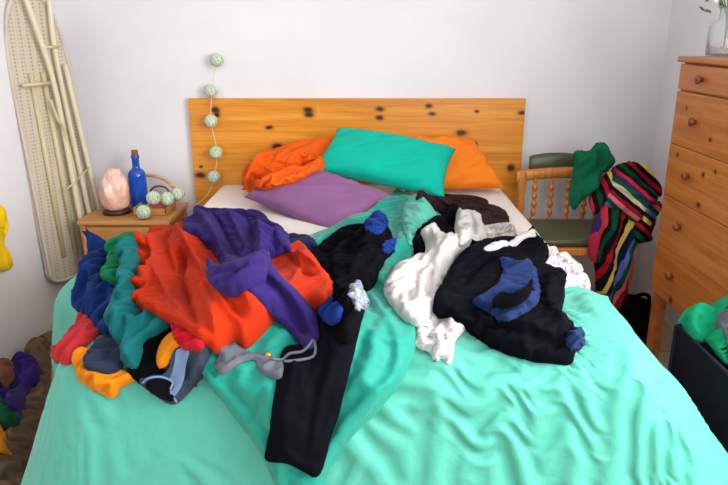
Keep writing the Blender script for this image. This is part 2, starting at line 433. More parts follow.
def cloth(name, poly, mat, h=.03, r=.03, sp=.0075, wr=(.9, 9, .35, .006), folds=(), tilt=DT0, label=None, cat='clothing', parent=None,
          bridge=25, edge=.008, seed=0, pile=None, addp=True, group=None, zf=.66, world=False, roll=.5, wob=.004, lift=None, ex=.26, steps=70):
    d = Vector((0, sin(tilt), -cos(tilt))); e2 = Vector((0, cos(tilt), sin(tilt)))
    H = lambda p: hit(p[0], p[1], zf, pile)
    W3 = [Vector(p) if world else H(p) for p in poly]
    uv = [Vector((p.x, p.dot(e2), 0)) for p in W3]
    bl = smoothline(uv, 10, True)
    # resample at sp
    out = []; acc = 0; L = []
    n = len(bl)
    for i in range(n):
        p, q = bl[i], bl[(i+1) % n]; l = (q-p).length; 
        t = 0
        while acc + (l-t) >= sp:
            t += sp-acc; out.append(p.lerp(q, min(1, t/max(l, 1e-9)))); acc = 0
        acc += l-t
    out = [Vector((p.x+wob*noise.noise(Vector((p.x*14, p.y*14, seed))), p.y+wob*noise.noise(Vector((p.x*14, p.y*14, seed+5))))) for p in out]
    nb = len(out)
    B = np.array([(p.x, p.y) for p in out])
    x0, y0 = B.min(0); x1, y1 = B.max(0)
    ins = []
    yy = y0; row = 0
    rnd = random.Random(seed*7+3)
    # point in polygon with numpy
    gx, gy = np.meshgrid(np.arange(x0, x1, sp), np.arange(y0, y1, sp*.87)); gx = gx+(np.arange(gx.shape[0]) % 2)[:, None]*sp*.5
    G = np.stack([gx.ravel(), gy.ravel()], 1)
    inside = np.zeros(len(G), bool)
    Bn = np.roll(B, -1, 0)
    for (ax, ay), (bx, by) in zip(B, Bn):
        c = ((ay > G[:, 1]) != (by > G[:, 1]))
        if by != ay: inside ^= c & (G[:, 0] < (bx-ax)*(G[:, 1]-ay)/(by-ay)+ax)
    G = G[inside]
    dist = np.sqrt(((G[:, None, :]-B[None])**2).sum(2)).min(1)
    G = G[dist > sp*.55]
    pts = [Vector((float(a), float(b))) for a, b in B]+[Vector((float(a), float(b))) for a, b in G]
    edges = [(i, (i+1) % nb) for i in range(nb)]
    V, E, Fc, _, _, _ = delaunay_2d_cdt(pts, edges, [list(range(nb))], 1, 1e-6)
    V = np.array([(v.x, v.y) for v in V]); n = len(V)
    Fc = [tuple(f) for f in Fc]
    dist = np.sqrt(((V[:, None, :]-B[None])**2).sum(2)).min(1)
    # boundary verts from edge use
    cnt = {}
    for f in Fc:
        for i in range(len(f)):
            k = (min(f[i], f[(i+1) % len(f)]), max(f[i], f[(i+1) % len(f)])); cnt[k] = cnt.get(k, 0)+1
    bnd = [k for k, c in cnt.items() if c == 1]
    base = np.zeros(n)
    for i in range(n):
        o = Vector((V[i, 0], 0, 0))+e2*V[i, 1]-d*3
        hh = cast(o, d, pile)
        if hh: base[i] = 3-hh[3]
        else: base[i] = np.nan
    if np.isnan(base).any():
        m = np.nanmean(base) if not np.isnan(base).all() else 0
        # nearest valid
        ok = np.where(~np.isnan(base))[0]
        for i in np.where(np.isnan(base))[0]:
            base[i] = base[ok[((V[ok]-V[i])**2).sum(1).argmin()]] if len(ok) else .1
    ea = np.array(list(cnt.keys())); deg = np.zeros(n); np.add.at(deg, ea[:, 0], 1); np.add.at(deg, ea[:, 1], 1)
    sm = base.copy(); lo = base.copy()
    for it in range(bridge):
        a = np.zeros(n); np.add.at(a, ea[:, 0], sm[ea[:, 1]]); np.add.at(a, ea[:, 1], sm[ea[:, 0]])
        sm = np.maximum(a/np.maximum(deg, 1), lo)
    lo2 = sm.copy()
    for it in range(6):
        a = np.zeros(n); np.add.at(a, ea[:, 0], sm[ea[:, 1]]); np.add.at(a, ea[:, 1], sm[ea[:, 0]])
        sm = a/np.maximum(deg, 1)
    sm = np.maximum(sm, lo)
    FL = []
    for (pl, wd, am) in folds:
        q = smoothline([Vector((p.x, p.dot(e2), 0)) for p in [H(p) for p in pl]], 8)
        q = np.array([(v.x, v.y) for v in q]); FL.append((q, wd, am))
    hgt = np.zeros(n)
    for i in range(n):
        u, v = V[i]; D = dist[i]
        x = min(1, D/r)
        prof = math.sqrt(max(0, 1-(1-x)**2))*roll+(1-math.exp(-D/r))*(1-roll)
        ang, fq, st, am = wr
        big_n = .5+.9*noise.noise(Vector((u*5.5, v*5.5, seed+31)))
        hv = edge*.6+h*(.22*(1-math.exp(-D/.007))+.78*prof*min(1.15, max(.35, big_n+.3)))
        fade = min(1, D/.016+.2)
        hv += fade*am*1.6*pleat(u, v, ang, fq*1.1, seed)
        hv += fade*(am*ridge(u, v, ang, fq, st, seed+.3)+am*.5*ridge(u, v, ang+.5, fq*2.1, st*1.2, seed+3.3)+am*.22*ridge(u, v, ang-.7, fq*4.5, .6, seed+6.1))
        hv += fade*am*.8*noise.noise(Vector((u*4, v*4, seed+1)))
        hgt[i] = hv
    for q, wd, am in FL:
        a = q[:-1]; b = q[1:]; ab = b-a; l2 = np.maximum((ab**2).sum(1), 1e-9)
        t = ((V[:, None, :]-a[None])*ab[None]).sum(2)/l2; t = np.clip(t, 0, 1)
        dd = np.sqrt(((V[:, None, :]-(a[None]+t[..., None]*ab[None]))**2).sum(2))
        k = dd.argmin(1); dd = dd.min(1); al = (k+t[np.arange(n), k])/len(a)
        taper = np.clip(np.minimum(al, 1-al)*5+.25, 0, 1)
        if am > 0:
            kk = k; sg = ab[kk, 0]*(V[:, 1]-a[kk, 1])-ab[kk, 1]*(V[:, 0]-a[kk, 0])
            ww = np.where(sg > 0, wd*1.7, wd*.55); g = np.exp(-(dd/ww)**1.5)
        else: g = np.exp(-(dd/wd)**1.3)
        hgt += am*g*taper*np.minimum(1, dist/.02+.2)
    if lift is not None: hgt += lift(V)
    hgt = np.maximum(hgt, .003)
    w_ = sm+hgt
    if ex > 0 and n > 150:
        gx0, gy0 = V.min(0)-.06; cell = .008; nxg, nyg = [int(q) for q in ((V.max(0)+.06-[gx0, gy0])/cell+2)]
        GB = np.full((nyg, nxg), np.nan)
        for jj in range(nyg):
            for ii in range(nxg):
                hh = cast(Vector((gx0+ii*cell, 0, 0))+e2*(gy0+jj*cell)-d*3, d, pile)
                if hh: GB[jj, ii] = 3-hh[3]
        GB = np.where(np.isnan(GB), np.nanmin(GB) if not np.isnan(GB).all() else 0, GB)
        def floorf(X):
            fx = np.clip((X[:, 0]-gx0)/cell, 0, nxg-1.01); fy = np.clip((X[:, 1]-gy0)/cell, 0, nyg-1.01)
            i0 = fx.astype(int); j0 = fy.astype(int); a = fx-i0; b = fy-j0
            return GB[j0, i0]*(1-a)*(1-b)+GB[j0, i0+1]*a*(1-b)+GB[j0+1, i0]*(1-a)*b+GB[j0+1, i0+1]*a*b+.003
        X0 = np.column_stack([V, w_]); E_ = ea
        opp = {}
        for f in Fc:
            for q in range(3):
                k = (min(f[q], f[(q+1) % 3]), max(f[q], f[(q+1) % 3])); opp.setdefault(k, []).append(f[(q+2) % 3])
        Bp = np.array([o_ for o_ in opp.values() if len(o_) == 2])
        nf = np.array([1+.9*noise.noise(Vector((V[i, 0]*6, V[i, 1]*6, seed+61))) for i in range(n)])
        def restl(p):
            dd = X0[p[:, 1]]-X0[p[:, 0]]; th = np.arctan2(dd[:, 1], dd[:, 0])
            return np.linalg.norm(dd, axis=1)*(1+ex*np.maximum(.1, nf[p].mean(1))*(.3+.7*np.sin(th-wr[0])**2))
        bset = np.array(sorted({i for e in bnd for i in e}))
        X = relax(X0.copy(), [E_, Bp], [restl(E_), restl(Bp)], [1.0, .55], bset, .12, floorf, np.array([0, -sin(tilt), -cos(tilt)])*1.2e-5, steps, X0)
        V = X[:, :2]; w_ = X[:, 2]; hgt = np.maximum(w_-sm, .003)
    vs = [Vector((V[i, 0], 0, 0))+e2*V[i, 1]-d*w_[i] for i in range(n)]
    fs = list(Fc)
    # rolled-under hem down to what lies beneath
    bidx = sorted({i for e in bnd for i in e}); mp = {}; mp2 = {}
    cen = V.mean(0)
    nb_in = {}
    for (a, b) in bnd:
        # inward normal by nearest interior
        e = V[b]-V[a]; nn = np.array([-e[1], e[0]]); nn /= max(1e-9, np.linalg.norm(nn))
        nb_in.setdefault(a, []).append(nn); nb_in.setdefault(b, []).append(nn)
    adj = {}
    for k in cnt:
        adj.setdefault(k[0], []).append(k[1]); adj.setdefault(k[1], []).append(k[0])
    for i in bidx:
        g = np.mean([V[j] for j in adj[i]], 0)-V[i]
        l = np.linalg.norm(g); g = g/l if l > 1e-6 else g*0
        p1 = V[i]-g*.0025; p2 = V[i]+g*.004
        hh = hgt[i]
        mp[i] = len(vs); vs.append(Vector((p1[0], 0, 0))+e2*p1[1]-d*(w_[i]-min(.004, hh*.5)))
        mp2[i] = len(vs); vs.append(Vector((p2[0], 0, 0))+e2*p2[1]-d*(min(w_[i]-.004, base[i]-.002)))
    for a, b in bnd:
        fs.append((a, b, mp[b], mp[a])); fs.append((mp[a], mp[b], mp2[b], mp2[a]))
    bm = bmesh.new(); bvv = [bm.verts.new(v) for v in vs]
    for f in fs:
        try: bm.faces.new([bvv[i] for i in f])
        except ValueError: pass
    bmesh.ops.recalc_face_normals(bm, faces=bm.faces)
    # make sure tops face up
    bm.faces.ensure_lookup_table()
    if bm.faces[0].normal.dot(-d) < 0: bmesh.ops.reverse_faces(bm, faces=bm.faces)
    me = bpy.data.meshes.new(name); bm.to_mesh(me); bm.free()
    o = bpy.data.objects.new(name, me); COL.objects.link(o); me.materials.append(mat)
    me.polygons.foreach_set('use_smooth', [True]*len(me.polygons))
    if parent: o.parent = parent; o.matrix_parent_inverse = Matrix.Translation(-parent.location) if parent.type == 'EMPTY' else Matrix()
    if label: props(o, label, None if parent else cat, group)
    if addp: (PILE if pile is None else pile).append(BVHTree.FromPolygons([tuple(v) for v in vs], fs))
    return o

# upper, turned-back layer of the duvet
cloth('turned_back_layer', [(392, 197), (408, 199), (424, 207), (432, 222), (424, 238), (414, 256), (410, 278), (416, 306), (416, 340), (404, 378), (380, 408), (352, 438), (330, 470), (318, 500),
                            (300, 520), (285, 500), (262, 455), (232, 412), (190, 356), (200, 320), (240, 290), (262, 262), (300, 247), (340, 232), (372, 212)],
      m_flap, h=.085, r=.07, sp=.009, ex=.09, wr=(1.1, 6, .35, .007), bridge=10, edge=.02, seed=21, parent=duvet, label='saturated teal turned-back layer of the duvet',
      folds=[([(400, 380), (350, 425), (318, 480)], .018, .02), ([(412, 250), (395, 275), (405, 330)], .02, -.015), ([(365, 300), (392, 340), (395, 380)], .015, .012),
             ([(375, 330), (350, 380), (330, 440)], .02, -.012), ([(205, 365), (240, 400), (285, 460)], .012, -.02), ([(360, 260), (385, 300), (410, 330)], .014, .012),
             ([(400, 205), (395, 235), (390, 255)], .014, -.014), ([(340, 330), (380, 350), (405, 352)], .012, .012)])
cloth('mint_upper_edge', [(407, 204), (424, 202), (440, 207), (454, 214), (442, 224), (430, 236), (418, 250), (408, 242), (403, 222)], m_duvet, h=.03, r=.03, sp=.0075, wr=(2.2, 9, .35, .006), seed=29, parent=duvet,
      label='pale mint upper edge of the duvet', ex=.1, edge=.01)
# ------------------------------------------------------------------ pillows
def pillow(name, c, T, mat, label, seed=0, n=60, wk=1.0):
    """c: the four corners (3-D) in order; T: thickness"""
    a, b, cc, dd = [Vector(p) for p in c]; nrm = ((b-a).cross(dd-a)).normalized()
    if nrm.z < 0: nrm = -nrm
    vs = []; fs = []
    ce = (a+b+cc+dd)/4
    for s in (1, -1):
        off = len(vs)
        for j in range(n+1):
            for i in range(n+1):
                u = 2*i/n-1; v = 2*j/n-1
                uu = u*(1-.07*(1-v*v)**1.0*abs(u)**2); vv = v*(1-.07*(1-u*u)*abs(v)**2)
                s_, t_ = (uu+1)/2, (vv+1)/2
                p = a*(1-s_)*(1-t_)+b*s_*(1-t_)+cc*s_*t_+dd*(1-s_)*t_
                k = max(0, (1-u*u)*(1-v*v))**.5
                k = k*(1+.12*noise.noise(Vector((u*1.5, v*1.5, seed))))
                edge = (1-abs(u)**3*abs(v)**3)
                wv = .013*wk*ridge(u*.5, v*.5, math.atan2(v, u), 7, .35, seed)*min(1, 4*k)*(.25+max(abs(u), abs(v)))
                wv += .010*wk*ridge(u*.5, v*.5, .7, 7, .4, seed+4)*min(1, 4*k)
                vs.append(p+nrm*s*(T/2*k*(1 if s > 0 else .55)+(wv if s > 0 else 0)+.0015))
        for j in range(n):
            for i in range(n):
                q = off+j*(n+1)+i; f = (q, q+1, q+n+2, q+n+1); fs.append(f if s > 0 else f[::-1])
    o = props(mesh(name, vs, fs, mat), label, 'pillow', 'pillows at the head of the bed')
    bm = bmesh.new(); bm.from_mesh(o.data); bmesh.ops.remove_doubles(bm, verts=bm.verts, dist=.0035); bmesh.ops.recalc_face_normals(bm, faces=bm.faces); bm.to_mesh(o.data); bm.free()
    add_pile([v.co for v in o.data.vertices], [tuple(p.vertices) for p in o.data.polygons])
    return o
m_orange = fabric('orange_cotton', '#e25c14', .85, .2, .6, .05, .5, 9)
m_orange2 = fabric('light_orange_cotton', '#ee7f22', .85, .2, .6, .05, .4, 9)
m_teal = fabric('turquoise_cotton', '#0ab09a', .8, .2, .6, .04, .45, 7)
m_lilac = fabric('mauve_cotton', '#8a5c88', .85, .25, .8, .05, .35, 9)
P = lambda x, y, Y: aty(x, y, Y)
BED_N = len(PILE)
opl = pillow('pillow', [P(241, 190, 3.20), P(345, 186, 3.22), P(346, 137, 3.40), P(262, 156, 3.42)], .15, m_orange, 'crumpled orange pillow against the left half of the headboard', 3)
pillow('pillow', [P(405, 192, 3.22), P(506, 189, 3.26), P(473, 139, 3.44), P(400, 138, 3.44)], .13, m_orange2, 'light orange pillow against the right half of the headboard', 5)
pillow('pillow', [P(310, 171, 3.15), P(445, 199, 3.02), P(456, 149, 3.26), P(337, 129, 3.36)], .15, m_teal, 'turquoise pillow tilted on top of the two orange pillows', 8)
pillow('pillow', [P(244, 197, 2.98), P(343, 242, 2.60), P(398, 199, 2.88), P(306, 168, 3.16)], .13, m_lilac, 'mauve purple pillow lying in front of the turquoise one', 12, wk=.7)

add_pile([(-1.2, 3.488, .3), (1.2, 3.488, .3), (1.2, 3.488, 1.6), (-1.2, 3.488, 1.6)], [(0, 1, 2, 3)])
cloth('loose_pillowcase', [(243, 182), (247, 166), (262, 156), (284, 152), (302, 152), (322, 158), (320, 170), (300, 180), (280, 186), (262, 190), (248, 189)], m_orange, h=.035, r=.04, sp=.0065, wr=(.9, 7, .35, .008), seed=90,
      tilt=radians(60), parent=opl, ex=.3, edge=.012, folds=[([(252, 178), (262, 184), (275, 182)], .012, -.035), ([(262, 158), (290, 166), (318, 160)], .014, .02), ([(250, 168), (268, 172), (290, 176)], .012, .018), ([(300, 156), (308, 170)], .010, -.02)])
del PILE[BED_N:]      # the heaps lie on the bedding, not on the pillows
# ------------------------------------------------------------------ clothes heap, left
C = lambda *a, **k: fabric(*a, **k)
m_blue = C('royal_blue_knit', '#0a2660', var=.15); m_green = C('emerald_jersey', '#0a7048'); m_petrol = C('petrol_knit', '#0a6266', var=.15)
m_red = C('coral_red_jersey', '#b02a2e'); m_must = C('mustard_jersey', '#cf7a0c'); m_slate = C('slate_jersey', '#222b40'); m_black = C('black_jersey', '#08080c', var=.3)
m_ink = C('ink_black_jersey', '#0a0a11', var=.3)
m_denim = C('blue_grey_denim', '#333c4e', var=.25); m_lden = C('pale_blue_denim', '#6c84a6', var=.3); m_crim = C('crimson_jersey', '#b00c22')
m_or = C('orange_red_towelling', '#b32a06', var=.08, weave=2.0); m_pur = C('violet_jersey', '#2c1e60', var=.08); m_navy = C('navy_jersey', '#141c3c', var=.2)
m_bluev = C('bright_blue_jersey', '#0b2c74'); m_grey = C('grey_marl', '#5c606a', var=.3)
m_wht = C('off_white_jersey', '#b8b5b2', var=.03); m_brown = C('dark_brown_leather', '#2e2020', rough=.5, var=.2)
m_indigo = C('indigo_blue_knit', '#182a56', var=.12)
m_green2 = C('bottle_green_jersey', '#046040')

def floral(name, base='#cdcaca', cols=('#b88488', '#28304a', '#d8d8dc')):
    t = NT(name); co = t.coord()
    v = t.add('ShaderNodeTexVoronoi'); v.inputs['Scale'].default_value = 55; t.link(co, v.inputs['Vector'])
    n = t.noise(co, 20, 3, .6, 1.5)
    c1 = t.ramp(n, [(.0, base), (.40, base), (.42, cols[0]), (.46, base), (.60, base), (.63, cols[1]), (.68, cols[2])])
    t.link(c1, t.b.inputs['Base Color']); t.b.inputs['Roughness'].default_value = .85
    t.bump(t.noise(co, 40, 3), .3, .004); return t.m
m_flor = floral('floral_print_cotton')
m_lace = floral('grey_speckled_lace', '#7c8290', ('#b8bcc8', '#2a2c38', '#9aa0b0'))

cloth('sweater', [(115, 234), (99, 243), (87, 263), (82, 285), (75, 298), (79, 312), (89, 322), (101, 334), (115, 338), (135, 330), (150, 300), (150, 262), (135, 240)], m_blue, h=.05, r=.05,
      wr=(1.3, 7, .3, .008), seed=1, label='royal blue sweater crumpled at the left end of the clothes heap', cat='sweater',
      folds=[([(112, 240), (98, 275), (100, 310)], .014, .018), ([(120, 262), (112, 300), (118, 330)], .012, -.015), ([(95, 262), (85, 295)], .01, .012)])
cloth('top', [(112, 242), (120, 234), (136, 232), (152, 236), (154, 252), (140, 266), (130, 286), (116, 286), (104, 280), (110, 262)], m_green, h=.03, r=.03, wr=(.6, 8, .4, .006), seed=2,
      label='emerald green top between the blue sweater and the orange-red towel', cat='top', folds=[([(120, 238), (113, 260), (108, 278)], .01, .012), ([(145, 240), (128, 258)], .01, .01)])
cloth('t_shirt', [(83, 314), (96, 328), (98, 336), (83, 350), (73, 362), (60, 362), (56, 354), (64, 343), (74, 326)], m_red, h=.025, r=.025, sp=.0065, wr=(1.0, 9, .3, .004), seed=3,
      label='coral red t-shirt poking out below the blue sweater', cat='t-shirt', folds=[([(80, 325), (68, 352)], .01, .01)])
cloth('t_shirt', [(75, 355), (90, 350), (112, 368), (128, 372), (134, 380), (122, 388), (116, 399), (105, 396), (88, 386), (78, 376)], m_must, h=.018, r=.02, sp=.0065, wr=(.6, 10, .35, .005), seed=4,
      label='mustard orange t-shirt on the duvet at the front of the left heap', cat='t-shirt', folds=[([(80, 362), (95, 380), (112, 390)], .008, .010), ([(128, 375), (110, 382)], .006, -.008)])
cloth('shirt', [(97, 345), (109, 337), (124, 341), (128, 357), (118, 370), (102, 372), (86, 366)], m_slate, h=.022, r=.02, sp=.0065, wr=(.3, 10, .4, .005), seed=5,
      label='dark slate blue shirt between the mustard t-shirt and the petrol sweater', cat='shirt')
cloth('leggings', [(140, 332), (158, 322), (182, 328), (184, 345), (172, 362), (162, 380), (146, 386), (131, 374), (134, 356)], m_black, h=.02, r=.02, sp=.007, wr=(1.0, 9, .35, .005), seed=6,
      label='black leggings crumpled under the orange-red towel, right of the petrol sweater', cat='leggings')
cloth('sweater', [(120, 252), (146, 246), (152, 262), (142, 290), (146, 308), (166, 318), (170, 325), (146, 342), (143, 354), (135, 368), (127, 366), (121, 346), (114, 336), (112, 314), (118, 295), (123, 275)],
      m_petrol, h=.045, r=.03, sp=.007, wr=(1.3, 8, .35, .008), seed=7, label='petrol teal sweater trailing down the heap, left of the orange-red towel', cat='sweater',
      folds=[([(132, 255), (128, 290), (125, 330)], .012, .02), ([(142, 320), (134, 345), (130, 362)], .01, .012), ([(122, 300), (135, 318), (160, 322)], .008, -.012)])
jeans = cloth('jeans', [(176, 346), (196, 344), (213, 348), (206, 366), (192, 390), (176, 405), (160, 399), (143, 384), (150, 378), (166, 374)], m_denim, h=.025, r=.02, sp=.0065, wr=(1.0, 9, .3, .004), seed=8,
      label='blue-grey jeans with a paler faded stripe, bottom left of the heap', cat='jeans', folds=[([(188, 350), (178, 380), (170, 398)], .006, -.008)])
cloth('faded_panel', [(180, 350), (189, 350), (186, 368), (180, 388), (172, 400), (166, 398), (170, 382), (176, 366)], m_lden, h=.003, r=.01, sp=.007, wr=(1.0, 12, .3, .0015), seed=9, edge=.003, parent=jeans, label='pale faded denim panel')
cloth('opening_shade_patch', [(147, 384), (160, 379), (173, 384), (170, 392), (176, 400), (168, 401), (155, 395)], m_ink, h=.002, r=.01, sp=.007, wr=(1.0, 12, .3, .0015), seed=10, edge=.003, parent=jeans, label='dark patch for the shade inside the waist opening')  # no real hole: shade inside the waist laid on as dark cloth
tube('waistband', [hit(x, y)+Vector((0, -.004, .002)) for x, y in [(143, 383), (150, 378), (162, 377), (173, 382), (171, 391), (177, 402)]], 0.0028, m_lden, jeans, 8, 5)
cloth('scarf', [(158, 368), (159, 354), (168, 341), (180, 335), (186, 341), (174, 350), (168, 366), (163, 370)], m_must, h=.02, r=.015, sp=.007, wr=(1.0, 12, .3, .003), seed=11,
      label='narrow mustard scarf end below the orange-red towel', cat='scarf')
cloth('vest', [(176, 329), (196, 330), (208, 338), (203, 348), (190, 350), (179, 343)], m_crim, h=.03, r=.02, sp=.007, wr=(.2, 10, .35, .004), seed=12,
      label='small crimson vest squeezed under the front edge of the orange-red towel', cat='vest')
cloth('leggings', [(278, 236), (300, 238), (316, 244), (312, 258), (290, 262), (276, 250)], m_navy, h=.03, r=.02, sp=.007, wr=(.2, 10, .35, .004), seed=13,
      label='navy leggings behind the orange-red towel, next to the white sheet', cat='leggings')
# black trousers with one leg hanging over the duvet
trous = cloth('trousers', [(320, 318), (350, 300), (360, 316), (356, 345), (346, 385), (338, 415), (326, 455), (318, 478), (306, 474), (288, 464), (267, 461), (271, 425), (277, 385), (283, 352), (300, 348), (318, 342)],
      m_ink, ex=.05, h=.022, r=.02, sp=.007, wr=(1.35, 5, .25, .003), seed=15, label='black trousers with one leg hanging straight down over the duvet', cat='trousers',
      folds=[([(340, 350), (322, 400), (312, 460)], .012, .006), ([(295, 360), (288, 400), (280, 445)], .012, .006)])
cloth('jumper', [(298, 262), (314, 250), (330, 240), (346, 232), (366, 229), (381, 230), (391, 240), (394, 252), (385, 262), (377, 279), (368, 290), (358, 294), (362, 316), (354, 342), (338, 340), (332, 310), (318, 288), (304, 276)],
      m_black, h=.05, r=.04, sp=.007, wr=(1.0, 8, .35, .009), seed=16, label='black jumper heaped between the orange-red towel and the teal duvet fold', cat='jumper',
      folds=[([(345, 236), (336, 262), (338, 290), (352, 320)], .012, .02), ([(370, 234), (362, 262), (350, 284)], .012, .014), ([(352, 236), (350, 262)], .01, -.015)])
cloth('shorts', [(317, 308), (327, 303), (337, 303), (342, 312), (336, 324), (324, 322)], m_bluev, h=.007, r=.015, sp=.006, wr=(.8, 10, .35, .006), seed=14,
      label='bright blue shorts between the violet sleeve and the black trousers', cat='shorts')
cloth('sock', [(365, 229), (370, 220), (380, 217), (387, 221), (385, 229), (376, 234)], m_bluev, h=.009, r=.012, sp=.0035, ex=.45, wr=(.4, 14, .4, .003), seed=17, label='bright blue sock on the top edge of the black jumper', cat='sock', group='blue socks among the clothes')
cloth('sock', [(383, 245), (391, 241), (395, 248), (391, 254), (384, 253)], m_bluev, h=.008, r=.01, sp=.0035, ex=.45, wr=(.4, 14, .4, .002), seed=18, label='small blue sock poking out at the right side of the black jumper', cat='sock', group='blue socks among the clothes')
cloth('handkerchief', [(350, 293), (358, 289), (367, 299), (366, 310), (358, 311), (353, 304)], m_lace, h=.015, r=.012, sp=.0035, ex=.45, wr=(.9, 16, .4, .004), seed=19, label='grey speckled handkerchief on the teal duvet right of the black jumper', cat='handkerchief')
# the orange-red towel
cloth('towel', [(148, 237), (162, 229), (184, 227), (215, 226), (250, 230), (285, 243), (303, 252), (322, 269), (332, 282), (327, 300), (307, 313), (282, 316), (267, 330), (249, 348), (238, 344), (222, 356), (212, 350), (199, 338), (181, 327), (160, 316), (140, 309), (138, 284), (142, 258)],
      m_or, ex=.035, h=.10, r=.085, sp=.0065, wr=(.9, 5, .35, .005), seed=22, bridge=60, edge=.012, label='large orange-red towel bundled in the middle of the left clothes heap', cat='towel',
      folds=[([(182, 236), (196, 262), (214, 290), (236, 325)], .018, 0.054), ([(190, 262), (187, 292), (200, 330)], .010, -0.054), ([(165, 240), (160, 270), (175, 305), (195, 325)], .014, 0.031),
             ([(205, 262), (222, 300), (248, 330)], .010, -0.034), ([(150, 250), (148, 280), (155, 300)], .014, 0.023), ([(228, 288), (250, 310), (258, 325)], .016, 0.028),
             ([(290, 262), (304, 285), (318, 292)], .008, -0.025), ([(280, 258), (298, 268), (322, 280)], .008, 0.022), ([(296, 300), (304, 280), (300, 262)], .007, 0.016), ([(210, 300), (218, 325), (222, 345)], .010, 0.031),
             ([(176, 232), (172, 255), (180, 285)], .009, -0.034)])
pur = thing('long_sleeved_top', hit(240, 250), 'violet purple long-sleeved top draped over the orange-red towel', 'top')
cloth('body', [(184, 222), (196, 215), (215, 213), (232, 214), (250, 214), (264, 217), (272, 226), (284, 233), (290, 246), (284, 254), (268, 262), (262, 276), (250, 284), (236, 276), (226, 266), (216, 256), (206, 246), (196, 236), (184, 230)],
      m_pur, h=.035, r=.03, sp=.0065, wr=(2.3, 8, .3, .007), seed=23, bridge=60, ex=.12, parent=pur,
      folds=[([(200, 218), (215, 240), (236, 268)], .010, 0.031), ([(212, 216), (228, 240), (248, 268)], .007, -0.031), ([(228, 216), (240, 238), (254, 260)], .010, 0.028), ([(258, 220), (262, 240), (262, 268)], .014, 0.042),
             ([(246, 218), (252, 235), (256, 262)], .007, -0.031), ([(272, 230), (276, 245), (270, 258)], .009, -0.021)])
cloth('sleeve', [(250, 270), (266, 268), (280, 280), (298, 294), (316, 320), (319, 336), (311, 351), (303, 347), (290, 332), (268, 310), (246, 288)],
      m_pur, h=.025, r=.022, sp=.0065, wr=(2.4, 6, .2, .004), seed=24, bridge=60, ex=.12, parent=pur, folds=[([(262, 280), (285, 305), (308, 340)], .008, -0.020), ([(272, 282), (296, 306), (312, 335)], .008, 0.017)])
cloth('sleeve', [(262, 258), (272, 262), (268, 274), (252, 286), (240, 294), (230, 298), (214, 289), (208, 276), (212, 268), (226, 268), (244, 264)],
      m_pur, h=.035, r=.02, sp=.007, wr=(.6, 8, .3, .004), seed=25, bridge=60, ex=.12, parent=pur, folds=[([(266, 262), (245, 278), (228, 290)], .009, 0.017), ([(262, 268), (240, 276), (216, 276)], .006, -0.014)])
sh = cloth('shirt', [(234, 341), (234, 341), (245, 352), (262, 356), (271, 357), (282, 362), (281, 376), (272, 378), (261, 371), (256, 361), (245, 362), (224, 374), (217, 369), (217, 366), (224, 355)],
      m_grey, ex=.10, h=.008, r=.02, sp=.005, wr=(.3, 12, .4, .003), seed=26, label='small grey marl shirt with a dark patch for its waist opening in front of the towel', cat='shirt', wob=.003)
cloth('opening_shade_patch', [(282, 358), (290, 354), (304, 353), (311, 350), (312, 355), (303, 358), (290, 359.5)], m_black, h=.002, r=.01, sp=.005, wr=(1.0, 12, .3, .001), seed=27, edge=.003, parent=sh, label='black patch for the shade inside the opening', wob=.001)  # black cloth laid on top imitates the shade in the opening
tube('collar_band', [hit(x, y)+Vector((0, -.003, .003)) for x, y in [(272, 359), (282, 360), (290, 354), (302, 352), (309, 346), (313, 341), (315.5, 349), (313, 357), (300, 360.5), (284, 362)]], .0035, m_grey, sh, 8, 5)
bm = bmesh.new(); p = hit(268, 355); lathe(bm, [(.0, -.002), (.007, -.001), (.007, .004), (.004, .005)], p, 16, (0, -.7, .7)); bmobj('button', bm, plain('brass', '#d09a30', .3, 1), sh, True)

# ------------------------------------------------------------------ clothes heap, right
cloth('jacket', [(416, 199), (436, 197), (446, 200), (459, 200), (472, 201), (486, 204), (490, 208), (505, 213), (508, 225), (498, 230), (480, 232), (462, 228), (440, 214)], m_brown, h=.03, r=.03, wr=(2.8, 8, .35, .006), seed=31,
      label='dark brown jacket lying on the sheet at the back of the right heap', cat='jacket', folds=[([(430, 200), (460, 206), (500, 218)], .01, .014), ([(450, 208), (475, 214), (500, 224)], .008, -.012)])
cloth('bra', [(480, 232), (490, 226), (504, 226), (515, 232), (513, 241), (500, 246), (484, 243)], floral('beige_patterned_cotton', '#a8a09c', ('#403838', '#e4e0dc', '#6c6864')), h=.02, r=.02, sp=.0065, wr=(.4, 12, .4, .006), seed=32,
      label='beige patterned underwear between the brown jacket and the navy sweatshirt', cat='underwear')
cloth('blouse', [(528, 268), (536, 256), (550, 252), (564, 250), (588, 260), (598, 273), (594, 281), (582, 285), (570, 287), (556, 284)], m_flor, h=.035, r=.025, sp=.0065, wr=(.6, 12, .4, .009), seed=33,
      label='white floral blouse at the right-hand edge of the bed', cat='blouse', folds=[([(560, 255), (575, 268), (580, 282)], .008, .012), ([(545, 262), (562, 270)], .007, -.012)])
cloth('cardigan', [(414, 240), (420, 229), (432, 220), (448, 211), (462, 216), (470, 235), (462, 256), (445, 266), (425, 268), (415, 256)], m_ink, h=.04, r=.03, wr=(1.0, 8, .35, .008), seed=34,
      label='black cardigan under the off-white t-shirt, beside the mint duvet', cat='cardigan', folds=[([(450, 213), (432, 232), (424, 250)], .012, .016)])
cloth('blouse', [(417, 326), (428, 306), (448, 298), (458, 316), (466, 328), (455, 342), (450, 363), (442, 358), (434, 360), (428, 352), (417, 346)], m_flor, h=.015, r=.02, sp=.007, wr=(1.2, 11, .4, .006), seed=35,
      label='white floral blouse on the duvet below the off-white t-shirt', cat='blouse')
ts = thing('t_shirt', hit(420, 280), 'off-white grey t-shirt twisted on the left side of the right heap', 't-shirt')
